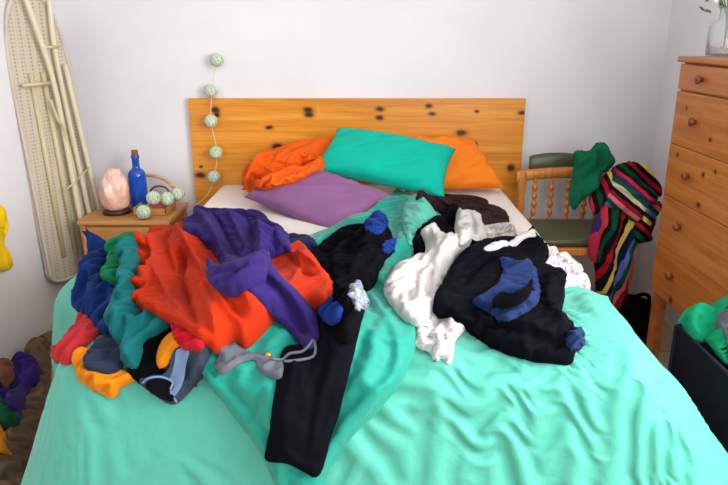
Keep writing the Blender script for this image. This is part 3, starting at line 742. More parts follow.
cloth('body', [(421, 232), (434, 230), (444, 242), (466, 253), (456, 264), (444, 282), (436, 304), (422, 324), (408, 322), (396, 312), (388, 301), (385, 287), (394, 272), (413, 264), (424, 258), (425, 246)], m_wht, ex=.12, h=.05, r=.04, sp=.0065,
      wr=(1.0, 6, .35, .006), seed=36, bridge=40, parent=ts, folds=[([(430, 236), (436, 255), (420, 285), (416, 315)], .012, .02), ([(440, 248), (430, 275), (428, 305)], .008, -.018), ([(392, 285), (405, 275), (425, 268)], .012, .012), ([(410, 310), (408, 290), (422, 272)], .008, -.01)])
cloth('sleeve', [(456, 218), (464, 213), (474, 213), (481, 224), (486, 236), (484, 246), (470, 251), (459, 240)], m_wht, ex=.12, h=.04, r=.025, sp=.007, wr=(1.2, 8, .35, .004), seed=37, parent=ts,
      folds=[([(468, 216), (474, 232), (475, 246)], .008, .012), ([(462, 222), (467, 240)], .006, -.01)])
big = cloth('sweatshirt', [(433, 306), (446, 278), (462, 258), (486, 247), (515, 244), (528, 234), (537, 231), (546, 241), (548, 257), (542, 270), (562, 278), (563, 296), (561, 318), (571, 332), (571, 362), (550, 363), (519, 359), (491, 349), (468, 331), (452, 317)],
      m_ink, ex=.13, h=.075, r=.06, sp=.0065, wr=(.6, 6, .35, .009), seed=38, bridge=50, edge=.012, label='large black and blue sweatshirt heaped in the middle of the right heap', cat='sweatshirt',
      folds=[([(448, 290), (470, 262), (500, 252), (535, 248)], .016, .028), ([(460, 300), (478, 272), (505, 262)], .010, -.022), ([(468, 318), (500, 335), (550, 345)], .014, .018), ([(545, 282), (540, 310), (558, 345)], .014, .018),
             ([(480, 330), (520, 345), (562, 352)], .008, -.014)])
cloth('blue_panel', [(500, 261), (515, 262), (527, 266), (537, 275), (538, 300), (528, 311), (508, 320), (488, 313), (473, 303), (484, 295), (498, 285), (503, 272)], m_indigo, h=.02, r=.02, sp=.0065, wr=(.3, 8, .35, .006), seed=39, edge=.004, parent=big,
      label='indigo blue front panel', folds=[([(480, 304), (505, 312), (532, 298), (534, 280)], .008, .014), ([(505, 268), (510, 285), (525, 292)], .008, -.008)])
cloth('hood_shade_patch', [(492, 303), (500, 298), (512, 298), (524, 291), (530, 284), (530, 294), (522, 303), (508, 308), (497, 308)], m_black, h=.003, r=.01, sp=.006, wr=(.3, 8, .35, .001), seed=43, edge=.002, parent=big, label='black patch for the shade inside the hood', ex=0)  # flat black cloth, the hood's inner shade put in as colour
cloth('trim', [(484, 249), (496, 243), (514, 240), (531, 233), (535, 236), (520, 243), (500, 248)], m_wht, h=.004, r=.008, sp=.006, wr=(.3, 8, .35, .001), seed=40, edge=.004, parent=big, label='white hem trim')
cloth('sock', [(569, 333), (577, 330), (583, 339), (580, 348), (571, 349)], m_indigo, h=.02, r=.014, sp=.0035, ex=.45, wr=(.4, 14, .4, .003), seed=41, label='indigo blue sock at the lower right corner of the black sweatshirt', cat='sock', group='blue socks among the clothes')

# ------------------------------------------------------------------ ironing board leaning in the left corner
m_cream = plain('cream_enamel', '#ddd2b4', .35); m_cream2 = plain('aged_cream_enamel', '#cfc09c', .4)
m_cover = fabric('pale_board_cover', '#cdbfb2', .9, .05, 1, .06)
t = NT('perforated_steel'); co = t.coord(scale=(1, 1, 1))
v = t.add('ShaderNodeTexVoronoi'); v.inputs['Scale'].default_value = 60; v.inputs['Randomness'].default_value = 0; t.link(co, v.inputs['Vector'])
t.link(t.ramp(v.outputs['Distance'], [(.2, '#a59a88'), (.45, '#cdc2ae')]), t.b.inputs['Base Color']); t.b.inputs['Roughness'].default_value = .5; m_mesh = t.m
IL = Vector((-1.535, 3.02, 0)); IR = Vector((-1.40, 3.345, 0)); ax = (IR-IL).normalized(); nr = Vector((ax.y, -ax.x, 0))
mid = (IL+IR)/2
lean = Vector((.0, 0.0, 1))
def ib(s, z, n): return mid+ax*(s+.055-.05*z)+nr*n+Vector((-.012*z, 0.012*z, z))
iron = thing('ironing_board', (mid.x, mid.y, 0), 'folded cream ironing board leaning upright in the left corner with legs facing out', 'ironing board')
def board_outline(w):
    pts = []
    for z in np.linspace(.27, 1.2, 14): pts.append((w, float(z)))
    for k in range(1, 12):
        a = k/11*pi/2; pts.append((w*(cos(a)**.75), 1.2+.36*sin(a)))
    L = [(-x, z) for x, z in pts[::-1][1:]]
    low = [(-w*cos(a)**.6, .27-.05*sin(a)) for a in np.linspace(.3, pi/2-.01, 5)]
    return pts+L+low+[(-x, z) for x, z in low[::-1]]
def plate(name, outline, n0, n1, mat):
    bm = bmesh.new(); A = [bm.verts.new(ib(s, z, n0)) for s, z in outline]; B = [bm.verts.new(ib(s, z, n1)) for s, z in outline]
    bm.faces.new(A); bm.faces.new(B[::-1])
    for i in range(len(A)): bm.faces.new((A[i], A[(i+1) % len(A)], B[(i+1) % len(A)], B[i]))
    return bmobj(name, bm, mat, iron)
plate('padded_cover', board_outline(.176), -.018, -.004, m_cover)
plate('mesh_top', board_outline(.160), -.004, .003, m_mesh)
tube('rim', [ib(s, z, .004) for s, z in board_outline(.168)], .009, m_cover, iron, 8, 0, True)
for s in (-.075, .0): tube('rail', [ib(s, .34, .012), ib(s*.9, 1.22, .012)], .012, m_cream2, iron)
tube('leg', [ib(-.12, 1.85, .045), ib(-.09, 1.70, .045), ib(-.01, 1.36, .045), ib(.03, 1.10, .04), ib(.04, .45, .04), ib(.06, .25, .04)], .0125, m_cream, iron, 12, 4)
tube('leg', [ib(.12, 1.80, .03), ib(.09, 1.5, .03), ib(.075, 1.3, .03), ib(.09, .9, .03), ib(.13, .25, .03), ib(.16, .012, .03)], .012, m_cream, iron, 12, 4)
tube('leg', [ib(.115, 1.25, .035), ib(.16, .6, .045), ib(.21, .2, .05), ib(.22, .012, .05)], .012, m_cream, iron, 12, 4)
tube('cross_bar', [ib(-.01, 1.33, .05), ib(.09, 1.33, .04)], .007, m_cream2, iron)
tube('cross_bar', [ib(-.14, 1.17, .03), ib(.02, 1.17, .03)], .009, m_cream2, iron)
tube('catch_wire', [ib(-.03, .66, .03), ib(.02, .69, .05), ib(.16, .76, .05)], .004, m_cream2, iron)
tube('release_lever', [ib(-.02, 1.1, .05), ib(-.0, 1.0, .055), ib(.03, .95, .05), ib(.05, .7, .05)], .007, m_cream2, iron, 8, 4)
# ------------------------------------------------------------------ bedside table and what stands on it
m_cane = wood('honey_cane', '#a86a30', '#c08244', '#cf9858', 1, (), 'XZ', 1.2, .4)
m_canex = wood('honey_pine_top', '#b07238', '#c58a4c', '#d6a062', 0, (), 'XZ', 1.0, .4)
NX0, NX1, NY0, NY1, NZ = -1.372, -.945, 3.13, 3.50, .53
ns = thing('bedside_table', ((NX0+NX1)/2, (NY0+NY1)/2, 0), 'small honey-coloured wooden bedside table left of the headboard', 'bedside table')
bm = bmesh.new(); bbox(bm, NX0-.008, NX1+.008, NY0-.008, NY1, NZ-.022, NZ, .004); bmobj('table_top', bm, m_canex, ns)
for x in (NX0+.014, NX1-.014):
    for y in (NY0+.014, NY1-.018): tube('leg', [(x, y, 0), (x, y, NZ-.022)], .014, m_cane, ns, 14)
bm = bmesh.new(); bbox(bm, NX0+.02, NX1-.02, NY0+.015, NY1-.02, .18, NZ-.024, .002); bmobj('cabinet', bm, m_canex, ns)
bm = bmesh.new(); bbox(bm, NX0+.04, NX1-.04, NY0-.002, NY0+.014, .345, NZ-.035, .003); dr = bmobj('drawer', bm, m_canex, ns)
bm = bmesh.new(); lathe(bm, [(.007, 0), (.007, .008), (.014, .016), (.012, .024), (.001, .026)], ((NX0+NX1)/2, NY0-.001, .42), 16, (0, -1, 0)); bmobj('knob', bm, m_cane, dr, True)
for z in (.335, .19): tube('rail', [(NX0+.014, NY0+.008, z), (NX1-.014, NY0+.008, z)], .008, m_cane, ns)
# salt lamp
sx = aty(117, 212, 3.27); lamp = thing('salt_lamp', (sx.x, 3.27, NZ), 'pale pink rock salt lamp standing left of the blue bottle', 'lamp')
t = NT('rock_salt'); co = t.coord()
t.link(t.ramp(t.noise(co, 9, 4, .6, .6), [(.25, '#dfa08a'), (.5, '#efc4b2'), (.75, '#f6dfd4')]), t.b.inputs['Base Color'])
t.b.inputs['Roughness'].default_value = .45; t.b.inputs['Subsurface Weight'].default_value = .3; t.b.inputs['Subsurface Radius'].default_value = (.05, .02, .01)
t.bump(t.noise(co, 40, 4), .4, .004); m_salt = t.m
bm = bmesh.new(); bmesh.ops.create_icosphere(bm, subdivisions=3, radius=1)
for vtx in bm.verts:
    p = vtx.co.copy(); q = p.normalized(); n1 = noise.cell(q*2.6+Vector((3, 1, 2)))
    k = 1+.12*noise.noise(q*1.9)+.05*n1; z = (p.z+1)/2
    wdt = .078*(1-.42*z**1.8)*k
    vtx.co = Vector((q.x*wdt/max(.35, math.hypot(q.x, q.y)**.45), q.y*wdt/max(.35, math.hypot(q.x, q.y)**.45), .018+.205*z*k if z > .02 else .018))
for vtx in bm.verts: vtx.co += Vector((sx.x, 3.27, NZ))
bmobj('salt_rock', bm, m_salt, lamp)
bm = bmesh.new(); lathe(bm, [(.062, 0), (.068, .004), (.068, .018), (.06, .022)], (sx.x, 3.27, NZ), 28); bmobj('base', bm, plain('dark_varnished_base', '#3a1e12', .35), lamp, True)
# bottle
bx = aty(140, 205, 3.40); t = NT('cobalt_glass'); t.b.inputs['Base Color'].default_value = lin('#1464e0'); t.b.inputs['Roughness'].default_value = .08
t.b.inputs['Transmission Weight'].default_value = .45; t.b.inputs['IOR'].default_value = 1.45; t.b.inputs['Coat Weight'].default_value = .5; m_blueg = t.m
bot = thing('bottle', (bx.x, 3.40, NZ), 'cobalt blue glass bottle with a cork on the bedside table', 'bottle')
bm = bmesh.new(); lathe(bm, [(.04, 0), (.044, .004), (.045, .02), (.045, .165), (.043, .178), (.034, .192), (.021, .2), (.0185, .21), (.0178, .25), (.021, .255), (.021, .268), (.017, .270)], (bx.x, 3.40, NZ), 32)
bmobj('glass_body', bm, m_blueg, bot, True)
bm = bmesh.new(); lathe(bm, [(.014, .2), (.0155, .268), (.017, .272), (.0165, .292), (.013, .295)], (bx.x, 3.40, NZ), 20); bmobj('cork', bm, plain('dark_cork', '#8a5a40', .9), bot, True)
# tray basket with an arched handle
m_rat = wood('rattan', '#b98a52', '#cfa468', '#ddb880', 0, (), 'XZ', 2, .45)
bk = thing('handled_tray', (-1.06, 3.33, NZ), 'wooden tray with an arched rattan handle behind the blue bottle', 'tray')
bm = bmesh.new(); bbox(bm, -1.145, -.975, 3.22, 3.40, NZ+.001, NZ+.012, .003)
for (a, b, c, d) in ((-1.145, -.975, 3.22, 3.229), (-1.145, -.975, 3.391, 3.40), (-1.145, -1.136, 3.22, 3.40), (-.984, -.975, 3.22, 3.40)): bbox(bm, a, b, c, d, NZ+.008, NZ+.034, .002)
bmobj('tray_base', bm, m_canex, bk)
tube('handle', [(-1.235, 3.455, NZ+.0), (-1.245, 3.455, NZ+.085), (-1.215, 3.455, NZ+.135), (-1.14, 3.455, NZ+.155), (-1.05, 3.445, NZ+.14), (-.985, 3.43, NZ+.09), (-.965, 3.41, NZ+.025)], .009, m_rat, bk, 12, 6)
tube('inner_loop', [(-1.115, 3.44, NZ+.012), (-1.12, 3.44, NZ+.06), (-1.09, 3.44, NZ+.095), (-1.04, 3.44, NZ+.095), (-1.015, 3.44, NZ+.06), (-1.02, 3.43, NZ+.012)], .005, plain('dark_cane', '#5a3a28', .5), bk, 10, 6)
bm = bmesh.new(); bbox(bm, -1.125, -1.08, 3.235, 3.27, NZ+.0125, NZ+.048, .006); props(bmobj('candle', bm, plain('green_wax', '#1f9a4e', .4)), 'small green candle in the tray under the pompom balls', 'candle')
bm = bmesh.new(); bbox(bm, -1.06, -.99, 3.27, 3.36, NZ+.0125, NZ+.03, .003); props(bmobj('notebook', bm, plain('red_cover', '#b84430', .5)), 'small red notebook lying in the wooden tray', 'notebook')
# string of pompom balls
t = NT('pale_green_cord_ball'); co = t.coord('Generated')
wv = t.add('ShaderNodeTexWave'); wv.inputs['Scale'].default_value = 3.2; wv.inputs['Distortion'].default_value = 9; wv.inputs['Detail'].default_value = 2; wv.inputs['Detail Scale'].default_value = 2.5; t.link(co, wv.inputs['Vector'])
t.link(t.ramp(wv.outputs['Fac'], [(.15, '#93b583'), (.45, '#cfe6bd'), (.8, '#f2faea')]), t.b.inputs['Base Color']); t.b.inputs['Roughness'].default_value = .8
t.bump(wv.outputs['Fac'], .6, .004); m_ball = t.m
gl = thing('string_of_ball_lights', aty(214, 177, 3.45), 'string of pale green woven ball lights hanging over the left end of the headboard', 'string lights')
def ball(p, r=.0345, sd=0):
    bm = bmesh.new(); bmesh.ops.create_uvsphere(bm, u_segments=28, v_segments=18, radius=r)
    for v_ in bm.verts:
        q = v_.co.normalized(); v_.co = Vector(p)+v_.co*(1+.05*noise.noise(q*5+Vector((sd, 0, 0)))+.025*sin(14*(q.x+q.z*.7+sd)))
    return bmobj('ball', bm, m_ball, gl, True)
hb = [aty(217, 60, 3.485), aty(211, 91, 3.485), aty(211, 121, 3.45), aty(216, 152.5, 3.45), aty(214, 177, 3.45)]
for i, p in enumerate(hb): ball(p, .033, i)
nb_ = [(aty(143.5, 212, 3.15), NZ+.036), (aty(153.5, 200.5, 3.25), NZ+.082), (aty(167, 201, 3.29), NZ+.068), (aty(178, 193, 3.34), NZ+.082)]
for i, (p, z) in enumerate(nb_): ball((p.x, p.y, z), .0345, i+7)
m_cord = plain('thin_white_cord', '#d8d4c4', .5)
tube('cord', [hb[0]+Vector((0, .03, .02)), hb[0], hb[1]+Vector((.01, -.012, .01)), hb[2], hb[3]+Vector((.005, 0, 0)), hb[4], aty(207, 195, 3.44), aty(192, 207, 3.44), (-.93, 3.40, NZ+.02), (nb_[3][0].x, nb_[3][0].y, NZ+.08),
              (nb_[2][0].x, nb_[2][0].y, NZ+.07), (nb_[1][0].x, nb_[1][0].y, NZ+.08), (nb_[0][0].x, nb_[0][0].y, NZ+.035)], .0016, m_cord, gl, 6, 6)
# ------------------------------------------------------------------ chair in the right corner
m_chw = wood('honey_chair_wood', '#b5682a', '#cf8238', '#dc9850', 2, (), 'XZ', 1.2, .35)
m_leather = plain('dark_green_leather', '#434c2e', .32); 
ch = thing('chair', (1.0, 3.15, 0), 'wooden chair with turned spindles and a dark green padded seat right of the bed', 'chair')
def spindle(bm, x, y, z0, z1, r=.0155):
    L = z1-z0; prof = []
    for k in range(41):
        q = k/40; rr = r*(.42+.58*abs(sin(q*pi*5.5))**.9)
        if q < .06 or q > .94: rr = r*.7
        prof.append((rr, L*q))
    lathe(bm, prof, (x, y, z0), 14)
SZ = .455; CY = 3.33
for x in (.795, 1.235):
    bm = bmesh.new(); lathe(bm, [(.02, 0), (.016, .1), (.021, .3), (.021, .46), (.015, .5), (.022, .54), (.014, .6), (.021, .64), (.022, .72), (.018, .735)], (x, CY, 0), 18); bmobj('back_post', bm, m_chw, ch, True)
    bm = bmesh.new(); lathe(bm, [(.013, 0), (.018, .1), (.013, .2), (.021, .3), (.021, SZ-.03)], (x, 2.97, 0), 18); bmobj('leg', bm, m_chw, ch, True)
bm = bmesh.new(); pr = []
n_ = 24
for i in range(n_+1):
    q = i/n_; x = .765+.50*q; y = CY+.012*sin(pi*q); z = .70+.018*sin(pi*q)
    pr.append([bm.verts.new((x, y+dy, z+dz)) for dy, dz in ((-.014, -.022), (-.017, 0), (-.014, .026), (0, .032), (.014, .026), (.014, -.022))])
for A, B in zip(pr, pr[1:]):
    for k in range(6): bm.faces.new((A[k], A[(k+1) % 6], B[(k+1) % 6], B[k]))
bm.faces.new(pr[0]); bm.faces.new(pr[-1][::-1]); bmobj('top_rail', bm, m_chw, ch, True)
for x in (.862, .945, 1.03, 1.115, 1.18):
    bm = bmesh.new(); spindle(bm, x, CY, SZ, .69); bmobj('spindle', bm, m_chw, ch, True)
bm = bmesh.new(); bbox(bm, .785, 1.245, 2.94, 3.35, SZ-.045, SZ-.005, .008); bmobj('seat_frame', bm, m_chw, ch)
bm = bmesh.new(); bbox(bm, .80, 1.23, 2.95, 3.315, SZ-.004, SZ+.035, .018, 5); bmobj('seat_cushion', bm, m_leather, ch, True)
bm = bmesh.new()   # padded headrest behind the rail
A = []; 
for i in range(31):
    q = i/30; x = .835+.37*q; top = .79+.028*sin(pi*min(1, q*1.2+.05))**.5; A.append((x, top))
for i in range(30):
    pass
ra = []
for (x, top) in A:
    ra.append([bm.verts.new((x, 3.365+dy, zz)) for dy, zz in ((-.005, .70), (-.018, .74), (-.016, top-.012), (0, top), (.016, top-.012), (.018, .74), (.005, .70))])
for P0, P1 in zip(ra, ra[1:]):
    for k in range(7): bm.faces.new((P0[k], P0[(k+1) % 7], P1[(k+1) % 7], P1[k]))
bm.faces.new(ra[0]); bm.faces.new(ra[-1][::-1]); bmobj('padded_headrest', bm, m_leather, ch, True)
# support surface over the chair's right side, on which its clothes drape
SUP = []
def sup(fn, x0, x1, z0, z1, n=40):
    v_ = []; f_ = []
    for j in range(n+1):
        for i in range(n+1):
            x = x0+(x1-x0)*i/n; z = z0+(z1-z0)*j/n; v_.append((x, fn(x, z), z))
    for j in range(n):
        for i in range(n):
            k = j*(n+1)+i; f_.append((k, k+1, k+n+2, k+n+1))
    SUP.append(BVHTree.FromPolygons(v_, f_))
sup(lambda x, z: 3.08-.18*sstep(.78, .52, z)+.9*max(0, abs(x-1.16)-.06)**1.5, .85, 1.5, .02, 1.1)
def stripes(name, ang, freq):
    t = NT(name); tc = t.add('ShaderNodeTexCoord')
    d_ = t.add('ShaderNodeVectorMath', operation='DOT_PRODUCT'); d_.inputs[1].default_value = (cos(ang)*freq, 0, sin(ang)*freq)
    n_ = t.add('ShaderNodeTexNoise'); n_.inputs['Scale'].default_value = 5; t.link(tc.outputs['Object'], n_.inputs['Vector'])
    t.link(tc.outputs['Object'], d_.inputs[0])
    a = t.add('ShaderNodeMath', operation='MULTIPLY_ADD'); t.link(n_.outputs['Fac'], a.inputs[0]); a.inputs[1].default_value = .10; t.link(d_.outputs['Value'], a.inputs[2])
    f_ = t.add('ShaderNodeMath', operation='FRACT'); t.link(a.outputs[0], f_.inputs[0])
    cols = ['#0b4a30', '#0f0f14', '#a8162a', '#101016', '#d9bf55', '#0c1a40', '#5d6bb0', '#0b4a30', '#d46a78', '#8a1424', '#101016', '#cfc6a8', '#0d5a38', '#3a2a60', '#c4303a', '#101016']
    t.link(t.ramp(f_.outputs[0], [(i/len(cols), c) for i, c in enumerate(cols)], 'CONSTANT'), t.b.inputs['Base Color'])
    t.b.inputs['Roughness'].default_value = .95; t.b.inputs['Specular IOR Level'].default_value = .15
    t.bump(t.noise(tc.outputs['Object'], 350, 2), .5, .003); return t.m
TT = radians(72)
bl = thing('blanket', (1.18, 3.0, .03), 'multicoloured striped knitted blanket hanging over the right side of the chair', 'blanket')
cloth('hanging_length', [(604, 186), (620, 182), (636, 190), (648, 205), (652, 218), (648, 236), (640, 240), (634, 252), (628, 275), (622, 300), (616, 320), (598, 300), (594, 268), (590, 245), (592, 225), (598, 208)],
      stripes('striped_wool_hanging', -.3, 3.4), h=.05, r=.04, sp=.010, wr=(1.45, 7, .25, .010), seed=51, tilt=TT, pile=SUP, parent=bl, folds=[([(612, 200), (606, 250), (606, 300)], .016, .02), ([(634, 200), (622, 250), (614, 300)], .016, .022)])
cloth('side_fold', [(640, 205), (650, 200), (656, 208), (650, 225), (646, 240), (636, 242), (632, 228)], stripes('striped_wool_side', .9, 3.4), h=.03, r=.02, sp=.009, wr=(1.45, 7, .25, .006), seed=54, tilt=TT, pile=SUP, parent=bl)
cloth('top_fold', [(606, 180), (612, 168), (624, 163), (640, 164), (650, 172), (656, 186), (656, 198), (648, 206), (634, 222), (622, 212), (606, 205), (604, 192)],
      stripes('striped_wool_top', .86, 3.6), h=.05, r=.035, sp=.009, wr=(2.2, 7, .25, .008), seed=52, tilt=TT, pile=SUP, parent=bl, edge=.012, folds=[([(612, 186), (632, 200), (646, 200)], .012, .014)])
cloth('collar_fold', [(588, 196), (598, 180), (606, 172), (612, 178), (606, 192), (600, 210), (592, 212)], stripes('striped_wool_left', .2, 3.4), h=.04, r=.025, sp=.009, wr=(1.3, 7, .25, .005), seed=55, tilt=TT, pile=SUP, parent=bl)
cloth('pullover', [(575, 152), (588, 151), (597, 143), (608, 149), (613, 162), (606, 172), (600, 175), (594, 190), (582, 200), (573, 209), (568, 198), (571, 180), (573, 166)], m_green2, h=.05, r=.04, sp=.009, wr=(1.0, 8, .3, .012), seed=53,
      tilt=TT, pile=SUP, label='bottle green pullover hung over the chair back beside the striped blanket', cat='pullover', edge=.012, folds=[([(582, 155), (590, 175), (580, 200)], .012, .02), ([(600, 150), (600, 170)], .012, .014), ([(592, 152), (598, 168)], .007, -.015)])
cloth('scarf', [(588, 240), (594, 232), (600, 236), (598, 250), (592, 262), (588, 256)], C('raspberry_wool', '#c02850'), h=.03, r=.02, sp=.008, wr=(1.0, 8, .3, .006), seed=56, tilt=TT, pile=SUP,
      label='raspberry pink scarf end poking out at the left side of the striped blanket', cat='scarf')
# ------------------------------------------------------------------ chest of drawers
CX, CY0, CY1 = 1.205, 1.70, 2.655; CT = 1.31
kn2 = []
for (x, y, rx, rz) in [(688, 108, .008, .008), (679, 155, .008, .01), (717, 172, .008, .007), (705, 175, .01, .01), (672, 300, .014, .012), (700, 205, .016, .01), (712, 140, .01, .008)]:
    p = atx(x, y, CX); kn2.append(((0, p.y, p.z), rx, rz))
m_chest = wood('orange_pine_chest', '#a25a1e', '#bd7230', '#cd8a48', 1, kn2, 'YZ', .9, .4)
cs = thing('chest_of_drawers', (1.36, 2.2, 0), 'tall orange pine chest of drawers against the right wall', 'chest of drawers')
bm = bmesh.new(); bbox(bm, CX+.012, 1.515, CY0, CY1-.004, .36, CT-.024, .002); bmobj('carcass', bm, m_chest, cs)
bm = bmesh.new(); bbox(bm, CX-.012, 1.517, CY0-.01, CY1+.008, CT-.022, CT, .006, 3); bmobj('top', bm, m_chest, cs)
for y in (CY0+.03, CY1-.034):
    for x in (CX+.03, 1.48):
        bm = bmesh.new(); bbox(bm, x-.022, x+.022, y-.022, y+.022, 0, .36, .004); bmobj('leg', bm, m_chest, cs)
m_knob = wood('dark_pine_knob', '#6a3416', '#7e4420', '#8e5430', 1, (), 'YZ', 1, .4)
for (z0, z1, kpx) in ((1.19, 1.282, (698.5, 79.5)), (.982, 1.183, (692, 122)), (.7795, .981, (685, 176)), (.5755, .7785, (676.5, 227)), (.372, .5745, (669, 276))):
    bm = bmesh.new(); bbox(bm, CX-.006, CX+.014, CY0+.02, CY1-.014, z0, z1, .004); d_ = bmobj('drawer', bm, m_chest, cs)
    if True:
        p = atx(kpx[0], kpx[1], CX-.02)
        for yy in (p.y, CY0+CY1-p.y):
            bm = bmesh.new(); lathe(bm, [(.008, 0), (.0085, .006), (.016, .014), (.017, .02), (.012, .026), (.001, .028)], (CX-.005, yy, p.z), 18, (-1, 0, 0)); bmobj('knob', bm, m_knob, d_, True)
# vase
vx, vy = 1.315, 2.57
t = NT('clear_ribbed_glass'); t.b.inputs['Base Color'].default_value = (.93, .96, .97, 1); t.b.inputs['Roughness'].default_value = .06; t.b.inputs['Transmission Weight'].default_value = .85; t.b.inputs['IOR'].default_value = 1.3; m_glass = t.m
va = thing('glass_vase', (vx, vy, CT), 'clear ribbed glass vase with small white flowers on the chest of drawers', 'vase')
bm = bmesh.new(); lathe(bm, [(.045, .001), (.055, .004), (.057, .02), (.057, .105), (.05, .118), (.03, .128), (.028, .16), (.034, .175), (.031, .175), (.025, .158), (.026, .13), (.046, .115), (.053, .1), (.053, .012), (.001, .01)], (vx, vy, CT), 48, None, lambda k, h: 1+.025*cos(2*pi*k/48*16))
bmobj('glass_body', bm, m_glass, va, True)
m_leaf = plain('soft_green_leaf', '#5f7a52', .6); m_pet = plain('white_petals', '#e8e8e4', .7)
rnd = random.Random(5); stems = bmesh.new(); lv = bmesh.new(); FLC = []
for k in range(14):
    a = rnd.random()*2*pi; R_ = .03+.09*rnd.random(); top = Vector((vx+R_*cos(a), vy+R_*sin(a), CT+.2+.13*rnd.random()))
    tube_pts(stems, smoothline([(vx, vy, CT+.02), (vx+.01*cos(a), vy+.01*sin(a), CT+.15), top], 6), .0016, 6)
    for q in range(6):
        c_ = top+Vector((rnd.uniform(-.035, .035), rnd.uniform(-.035, .035), rnd.uniform(-.06, .02)))
        u_ = Vector((rnd.uniform(-1, 1), rnd.uniform(-1, 1), rnd.uniform(-.3, 1))).normalized(); w_ = u_.cross(Vector((rnd.random(), rnd.random(), .3))).normalized()
        P_ = [lv.verts.new(c_+u_*l*.03+w_*ww*.008+w_.cross(u_)*zz) for l, ww, zz in ((0, 0, 0), (.35, 1, .002), (.7, .8, .003), (1, 0, 0), (.7, -.8, .003), (.35, -1, .002))]; lv.faces.new(P_)
    for q in range(4):
        c_ = top+Vector((rnd.uniform(-.03, .03), rnd.uniform(-.03, .03), rnd.uniform(-.02, .03)))
        FLC.append((c_, .008+.004*rnd.random()))
fw = bmobj('flower_stems', stems, m_leaf, va); bmobj('leaves', lv, m_leaf, fw)
bm = bmesh.new(); bmesh.ops.create_icosphere(bm, subdivisions=2, radius=1)
for v_ in bm.verts: v_.co *= 1+.45*noise.noise(v_.co*2.2)
fl0 = bmobj('blossom', bm, m_pet, fw, True)
for k, (c_, r_) in enumerate(FLC):
    o = fl0 if k == 0 else fl0.copy()
    if k: COL.objects.link(o)
    o.parent = fw; o.location = c_; o.scale = (r_, r_, r_)
# ------------------------------------------------------------------ bag on the floor by the chest
bm = bmesh.new(); bbox(bm, 1.17, 1.31, 2.74, 2.90, 0, .25, .05, 5)
for v_ in bm.verts: v_.co += Vector((.012*noise.noise(v_.co*9), .012*noise.noise(v_.co*9+Vector((4, 0, 0))), 0 if v_.co.z < .05 else .02*noise.noise(v_.co*12)))
bgt = thing('bag', (1.235, 2.865, 0), 'black bag on the floor between the blanket and the chest of drawers', 'bag')
bmobj('bag_body', bm, m_black, bgt, True)
tube('strap', [(1.20, 2.80, .23), (1.205, 2.79, .27), (1.24, 2.79, .285), (1.27, 2.80, .27), (1.28, 2.81, .23)], .009, m_black, bgt, 10, 6)
# ------------------------------------------------------------------ fabric laundry hamper at the right of the bed
m_hamp = fabric('charcoal_canvas', '#23222b', .8, .1, 1.5, .12)
def rim(px, py, z): return atz(px, py, z)
RZ = .49
A0 = rim(677, 326, RZ); A1 = rim(727, 373, RZ)
dirv = (A1-A0).normalized(); prp = Vector((-dirv.y, dirv.x, 0)); prp = prp if prp.x > 0 else -prp
A1 = A0+dirv*.42
hc = [A0, A1, A1+prp*.185, A0+prp*.185]
hamp = thing('laundry_hamper', ((A0+A1)/2).to_tuple()[:2]+(0,), 'charcoal fabric laundry hamper on the floor right of the bed', 'hamper')
bm = bmesh.new(); th = .012
def wall(a, b, inn):
    a = Vector(a); b = Vector(b); n_ = (b-a).normalized(); q = inn*th
    nn = 10; g = []
    for i in range(nn+1):
        p = a.lerp(b, i/nn); sg = -.012*sin(pi*i/nn); g.append([bm.verts.new((p.x+o.x, p.y+o.y, z)) for o, z in ((q*0, .0), (q*0, p.z*.5), (q*0, p.z+sg), (q, p.z+sg), (q, .01))])
    for P0, P1 in zip(g, g[1:]):
        for k in range(5): bm.faces.new((P0[k], P0[(k+1) % 5], P1[(k+1) % 5], P1[k]))
    bm.faces.new(g[0]); bm.faces.new(g[-1][::-1])
wall(hc[0], hc[1], prp); wall(hc[1], hc[2], -dirv); wall(hc[2], hc[3], -prp); wall(hc[3], hc[0], dirv)
bmobj('fabric_walls', bm, m_hamp, hamp)
bm = bmesh.new(); v_ = [bm.verts.new((p.x, p.y, .012)) for p in hc]; bm.faces.new(v_); bmobj('bottom', bm, m_hamp, hamp)
tube('rim', [p+Vector((0, 0, .0)) for p in hc], .007, m_hamp, hamp, 8, 0, True)
for p in hc: tube('corner_pole', [(p.x, p.y, .0), (p.x, p.y, RZ)], .008, m_hamp, hamp)
# the washing in it
HP = []
cxy = (hc[0]+hc[2])/2
v_ = []; f_ = []
for j in range(21):
    for i in range(21):
        u = i/20; q = j/20; p = hc[0].lerp(hc[1], u).lerp(hc[3].lerp(hc[2], u), q); v_.append((p.x, p.y, .40+.13*sin(pi*u)**.5*sin(pi*q)**.5))
for j in range(20):
    for i in range(20):
        k = j*21+i; f_.append((k, k+1, k+22, k+21))
HP.append(BVHTree.FromPolygons(v_, f_))
m_wgreen = C('jade_towelling', '#0c9468')
cloth('towel', [(679, 321), (684, 314), (698, 315), (708, 311), (718, 314), (722, 328), (722, 345), (728, 362), (722, 362), (704, 343), (694, 334), (684, 325)], m_wgreen, h=.05, r=.03, sp=.008, wr=(.8, 8, .3, .008), seed=61, pile=HP, zf=.5,
      label='jade green towel hanging over the edge of the laundry hamper', cat='towel', folds=[([(678, 318), (700, 320), (718, 345)], .010, .018), ([(705, 314), (712, 335), (718, 356)], .01, .014), ([(692, 322), (706, 344)], .008, -.014)], edge=.012)
cloth('sweater', [(719, 314), (732, 316), (745, 330), (745, 372), (730, 368), (724, 350), (722, 330)], m_grey, h=.04, r=.03, sp=.009, wr=(.8, 8, .3, .006), seed=62, pile=HP, zf=.5,
      label='grey sweater in the laundry hamper behind the jade green towel', cat='sweater', folds=[([(724, 322), (734, 350)], .01, .012)])
